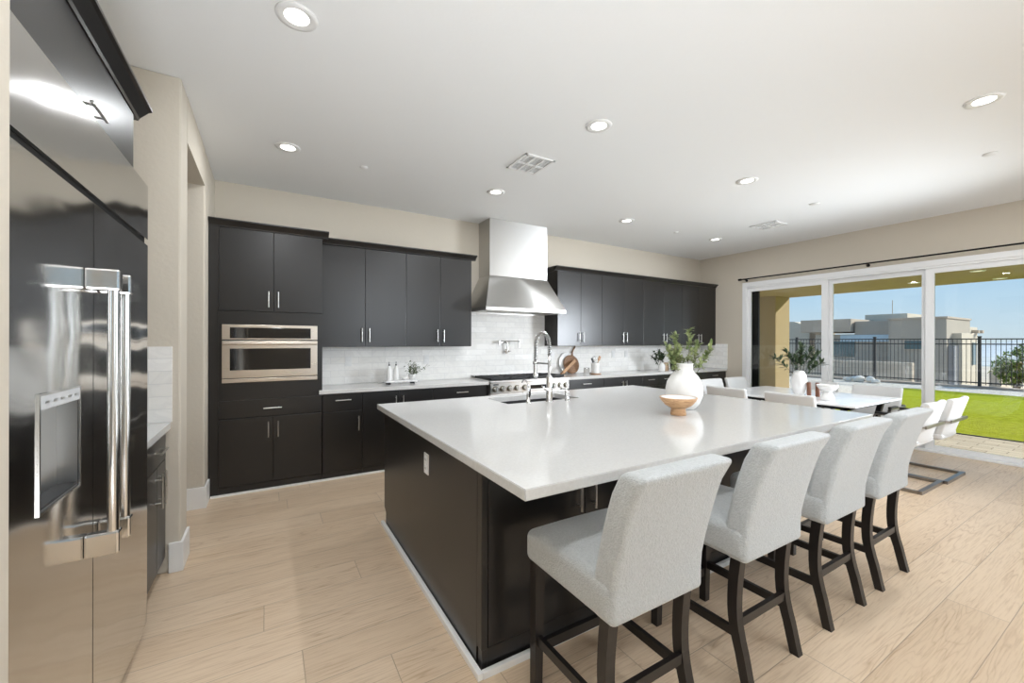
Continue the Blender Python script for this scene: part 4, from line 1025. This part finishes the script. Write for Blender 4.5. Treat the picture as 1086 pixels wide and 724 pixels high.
hp = thing('herb_plant', 'small bushy green herb growing in the white pot on tray', 'plant', (1.47, 4.785, .99))
hm_ = MB(); random.seed(11)
for k in range(10):
    a = random.uniform(0, 6.28); hm_.tube([(1.47, 4.785, .995), (1.47 + .05 * math.cos(a), 4.785 + .04 * math.sin(a), 1.03 + random.uniform(0, .10))], .0015, 5)
hm_.tube([(1.47, 4.785, 1.0), (1.53, 4.78, 1.06), (1.60, 4.78, 1.075), (1.66, 4.79, 1.13)], .0018, 5)
hm_.build('stems', 'stem', hp)
hl = MB(); leaf_cloud(hl, [((1.45, 4.785, 1.10), .075), ((1.50, 4.785, 1.075), .06), ((1.47, 4.78, 1.06), .05)], 190, .036, 12)
for k in range(10):
    u = k / 9; leaf(hl, Vector((1.54 + .12 * u, 4.78, 1.06 + .06 * u * u)), Vector((random.uniform(-1, 1), random.uniform(-1, 0), random.uniform(-1, 1))), .034, .5)
hl.build('leaves', 'leaf_mid', hp)

# right counter: boards, cup, crock, plant
def disc_board(c, R, th, tilt, mat, parent_args, handle_dir, hl_, name='cutting_board'):
    t = thing(name, *parent_args)
    return t
zb = .914
rb = thing('cutting_board', 'round dark wood cutting board leaning on the tile, with long handle', 'cutting board', (4.02, 4.98, zb))
def lean(p, base_y, ang):   # p in board plane (x, v up, w out)
    x, v, w = p; return Vector((x, base_y + v * math.sin(ang) - w * math.cos(ang), zb + v * math.cos(ang) + w * math.sin(ang)))
def lean_solid(m, outline, th, base_y, ang):
    n = len(outline); vs = [lean((x, v, 0), base_y, ang) for x, v in outline] + [lean((x, v, th), base_y, ang) for x, v in outline]
    m._add(vs, [tuple(range(n)), tuple(range(n, 2 * n))[::-1]] + [(i, n + i, n + (i + 1) % n, (i + 1) % n) for i in range(n)])
m = MB(); R_ = .145; cxx = 4.03
lean_solid(m, [(cxx + R_ * math.cos(a), R_ + .001 + R_ * math.sin(a)) for a in [2 * PI * i / 40 for i in range(40)]], .018, 4.955, .22); m.build('board', 'walnut', rb)
m = MB(); hp_ = [lean((cxx + x, v, .009), 4.955, .22) for x, v in ((.04, .27), (.05, .33), (.085, .385), (.115, .41), (.125, .45))]
m.tube(hp_, [.014, .012, .011, .011, .013], 10); m.build('handle', 'walnut', rb)
m = MB(); R2 = .165
lean_solid(m, [(3.98 + R2 * math.cos(a) * .95, R2 + .001 + R2 * math.sin(a)) for a in [2 * PI * i / 40 for i in range(40)]], .010, 4.995, .14)
tag(m.build('cutting_board', 'gloss_ceramic'), 'round pale serving board leaning on tile behind the dark board', 'cutting board')
pb = thing('paddle_board', 'long slim wooden paddle leaning across the round cutting board', 'cutting board', (3.95, 4.90, zb))
MB().bar((3.78, 4.86, .945), (4.06, 4.925, 1.12), .045, .014, (0, 1, 0)).build('blade', 'beech', pb)
MB().tube([(3.78, 4.86, .945), (3.73, 4.85, .930)], [.016, .014], 10).build('grip', 'walnut', pb)
tag(MB().lathe([(0, 0), (.044, 0), (.045, .006), (.045, .098), (.047, .10), (.042, .10), (.041, .01), (0, .008)], (4.10, 4.70, zb), 28).build('canister', 'chrome'), 'small shiny metal canister in front of the cutting boards', 'canister')
crx, cry = 4.29, 4.72
tag(MB().lathe([(0, 0), (.062, 0), (.065, .01), (.065, .125), (.067, .16), (.061, .16), (.058, .02), (0, .015)], (crx, cry, zb + .012), 28).build('utensil_crock', 'gloss_ceramic'), 'white utensil crock standing right of the metal canister', 'crock')
tag(MB().lathe([(0, 0), (.085, 0), (.09, .006), (.085, .012), (0, .011)], (crx, cry, zb), 28).build('trivet', 'walnut'), 'round dark trivet under the white utensil crock', 'trivet')
us = thing('wooden_spoon', 'wooden spoon standing right side in white utensil crock', 'spoon', (crx, cry, zb + .03))
MB().tube([(crx - .02, cry, zb + .035), (crx + .055, cry - .01, zb + .21)], .006, 8).build('handle', 'beech', us)
MB().rbox((0, 0, 0), (.022, .008, .036), .0075, 4, lambda p: Matrix.Rotation(.4, 3, 'Y') @ p + Vector((crx + .067, cry - .012, zb + .24))).build('bowl', 'beech', us)
wk = thing('whisk', 'metal whisk standing in the white utensil crock', 'whisk', (crx, cry, zb + .03))
MB().tube([(crx + .01, cry + .01, zb + .035), (crx - .02, cry, zb + .18)], .007, 8).build('handle', 'chrome', wk)
m = MB()
for k in range(5):
    a = PI * k / 5; pts = []
    for i in range(15):
        u = i / 14; rr = .034 * math.sin(PI * u) ; s_ = 1
        pts.append(Vector((crx - .02 - .012 * math.sin(PI * u / 2) * 1 + math.cos(a) * .036 * math.sin(2 * PI * u) * (1 if True else 0), cry + math.sin(a) * .036 * math.sin(2 * PI * u), zb + .18 + .09 * math.sin(PI * u))))
    m.tube(pts, .0016, 5)
m.build('wires', 'chrome', wk)
sptl = thing('spatula', 'dark spatula leaning left in the white utensil crock', 'spatula', (crx, cry, zb + .03))
MB().tube([(crx + .02, cry - .01, zb + .035), (crx - .055, cry - .01, zb + .185)], .005, 8).build('handle', 'chrome', sptl)
MB().bar((crx - .052, cry - .01, zb + .18), (crx - .085, cry - .01, zb + .245), .034, .006, (0, 1, 0)).build('blade', 'sink', sptl)

svx, svy = 5.72, 4.66
tag(MB().lathe([(0, 0), (.045, 0), (.052, .01), (.055, .09), (.042, .12), (.030, .13), (.033, .142), (.027, .142), (.03, .12), (.045, .09), (0, .02)], (svx, svy, zb), 28).build('bud_vase', 'gloss_ceramic'), 'small white vase with dark sprigs on the back counter', 'vase')
for k, (dx, dz) in enumerate(((-.10, .17), (-.19, .20), (.03, .17), (-.03, .23), (.10, .17), (-.14, .12))):
    branch('dark_sprig', (svx + dx * .1, svy, zb + .05), (svx + dx, svy - .02 + .02 * k, zb + .12 + dz), (0, 0, .02), 18, .055, 'leaf_dark', 'dark green sprig in the small white counter vase', 'branch', 'dark sprigs in the small vase', 50 + k, .5, .002, .04)
tag(MB().lathe([(0, 0), (.052, 0), (.055, .01), (.055, .13), (.05, .14), (.045, .13), (.045, .02), (0, .015)], (5.86, 4.70, zb), 24).build('clay_canister', 'tan_clay'), 'tan clay canister right of the small white vase', 'canister')
m = MB()
def bk(p):
    return p
pts = [Vector((5.80 + .02 * i, 4.58 - .004 * i, zb + .205 - .0010 * i * i)) for i in range(9)]
pts = [(5.76, 4.58, zb + .195), (5.80, 4.58, zb + .19), (5.84, 4.58, zb + .175), (5.88, 4.58, zb + .15), (5.91, 4.58, zb + .12), (5.92, 4.58, zb + .085), (5.90, 4.58, zb + .05)]
tag(MB().rbox((5.93, 4.58, zb + .085), (.06, .055, .085), .05, 6, lambda p: Vector((p.x - .35 * max(0, p.z - zb - .08), p.y, p.z))).build('black_pot', 'black_plastic'), 'black rounded pot partly hidden behind the large vase', 'pot')

# dining table decor
dvx, dvy = 5.66, 2.55
tag(MB().lathe([(0, 0), (.045, 0), (.058, .02), (.078, .09), (.086, .16), (.078, .24), (.056, .295), (.035, .31), (.030, .30), (.05, .27), (.06, .16), (0, .05)], (dvx, dvy, .75), 36).build('tall_vase', 'ceramic'), 'tall oval white vase standing on the dining table', 'vase')
for k, (dx, dy, dz) in enumerate(((-.22, .18, .19), (-.10, .10, .26), (.02, -.02, .33), (.10, -.09, .30), (.16, -.14, .22), (.19, -.17, .12), (-.06, .02, .22), (.06, .0, .24))):
    branch('olive_sprig', (dvx + dx * .05, dvy + dy * .05, .75 + .2), (dvx + dx, dvy + dy, .75 + .28 + dz), (0, 0, .03), 34, .088, 'leaf_dark', 'dark green olive sprig in the tall white table vase', 'branch', 'olive sprigs in the tall white vase', 70 + k, .36, .003, .014)
for k, (x, y, l) in enumerate(((5.66, 2.44, 'brown pillar candle on dining table nearest the tall vase'), (5.71, 2.37, 'brown pillar candle on dining table nearest the white pedestal bowl'))):
    t = thing('pillar_candle', l, 'candle', (x, y, .75), group='brown pillar candles on the dining table')
    MB().lathe([(0, 0), (.021, 0), (.023, .004), (.023, .166), (.019, .17), (0, .166)], (x, y, .75), 20).build('wax', 'copper_wood', t)
    MB().cyl((x, y, .914), (x, y, .926), .0015, 6).build('wick', 'black_plastic', t)
pbx, pby = 5.46, 2.17
pd = thing('pedestal_bowl', 'white textured pedestal bowl on the dining table', 'bowl', (pbx, pby, .75))
MB().lathe([(0, .10), (.04, .10), (.075, .12), (.098, .155), (.102, .175), (.095, .177), (.085, .155), (.06, .13), (0, .12)], (pbx, pby, .75), 36).build('bowl', 'ceramic', pd)
MB().lathe([(0, 0), (.064, 0), (.068, .01), (.062, .05), (.048, .075), (.045, .10), (0, .105)], (pbx, pby, .75), 36).build('pedestal', 'ceramic', pd)
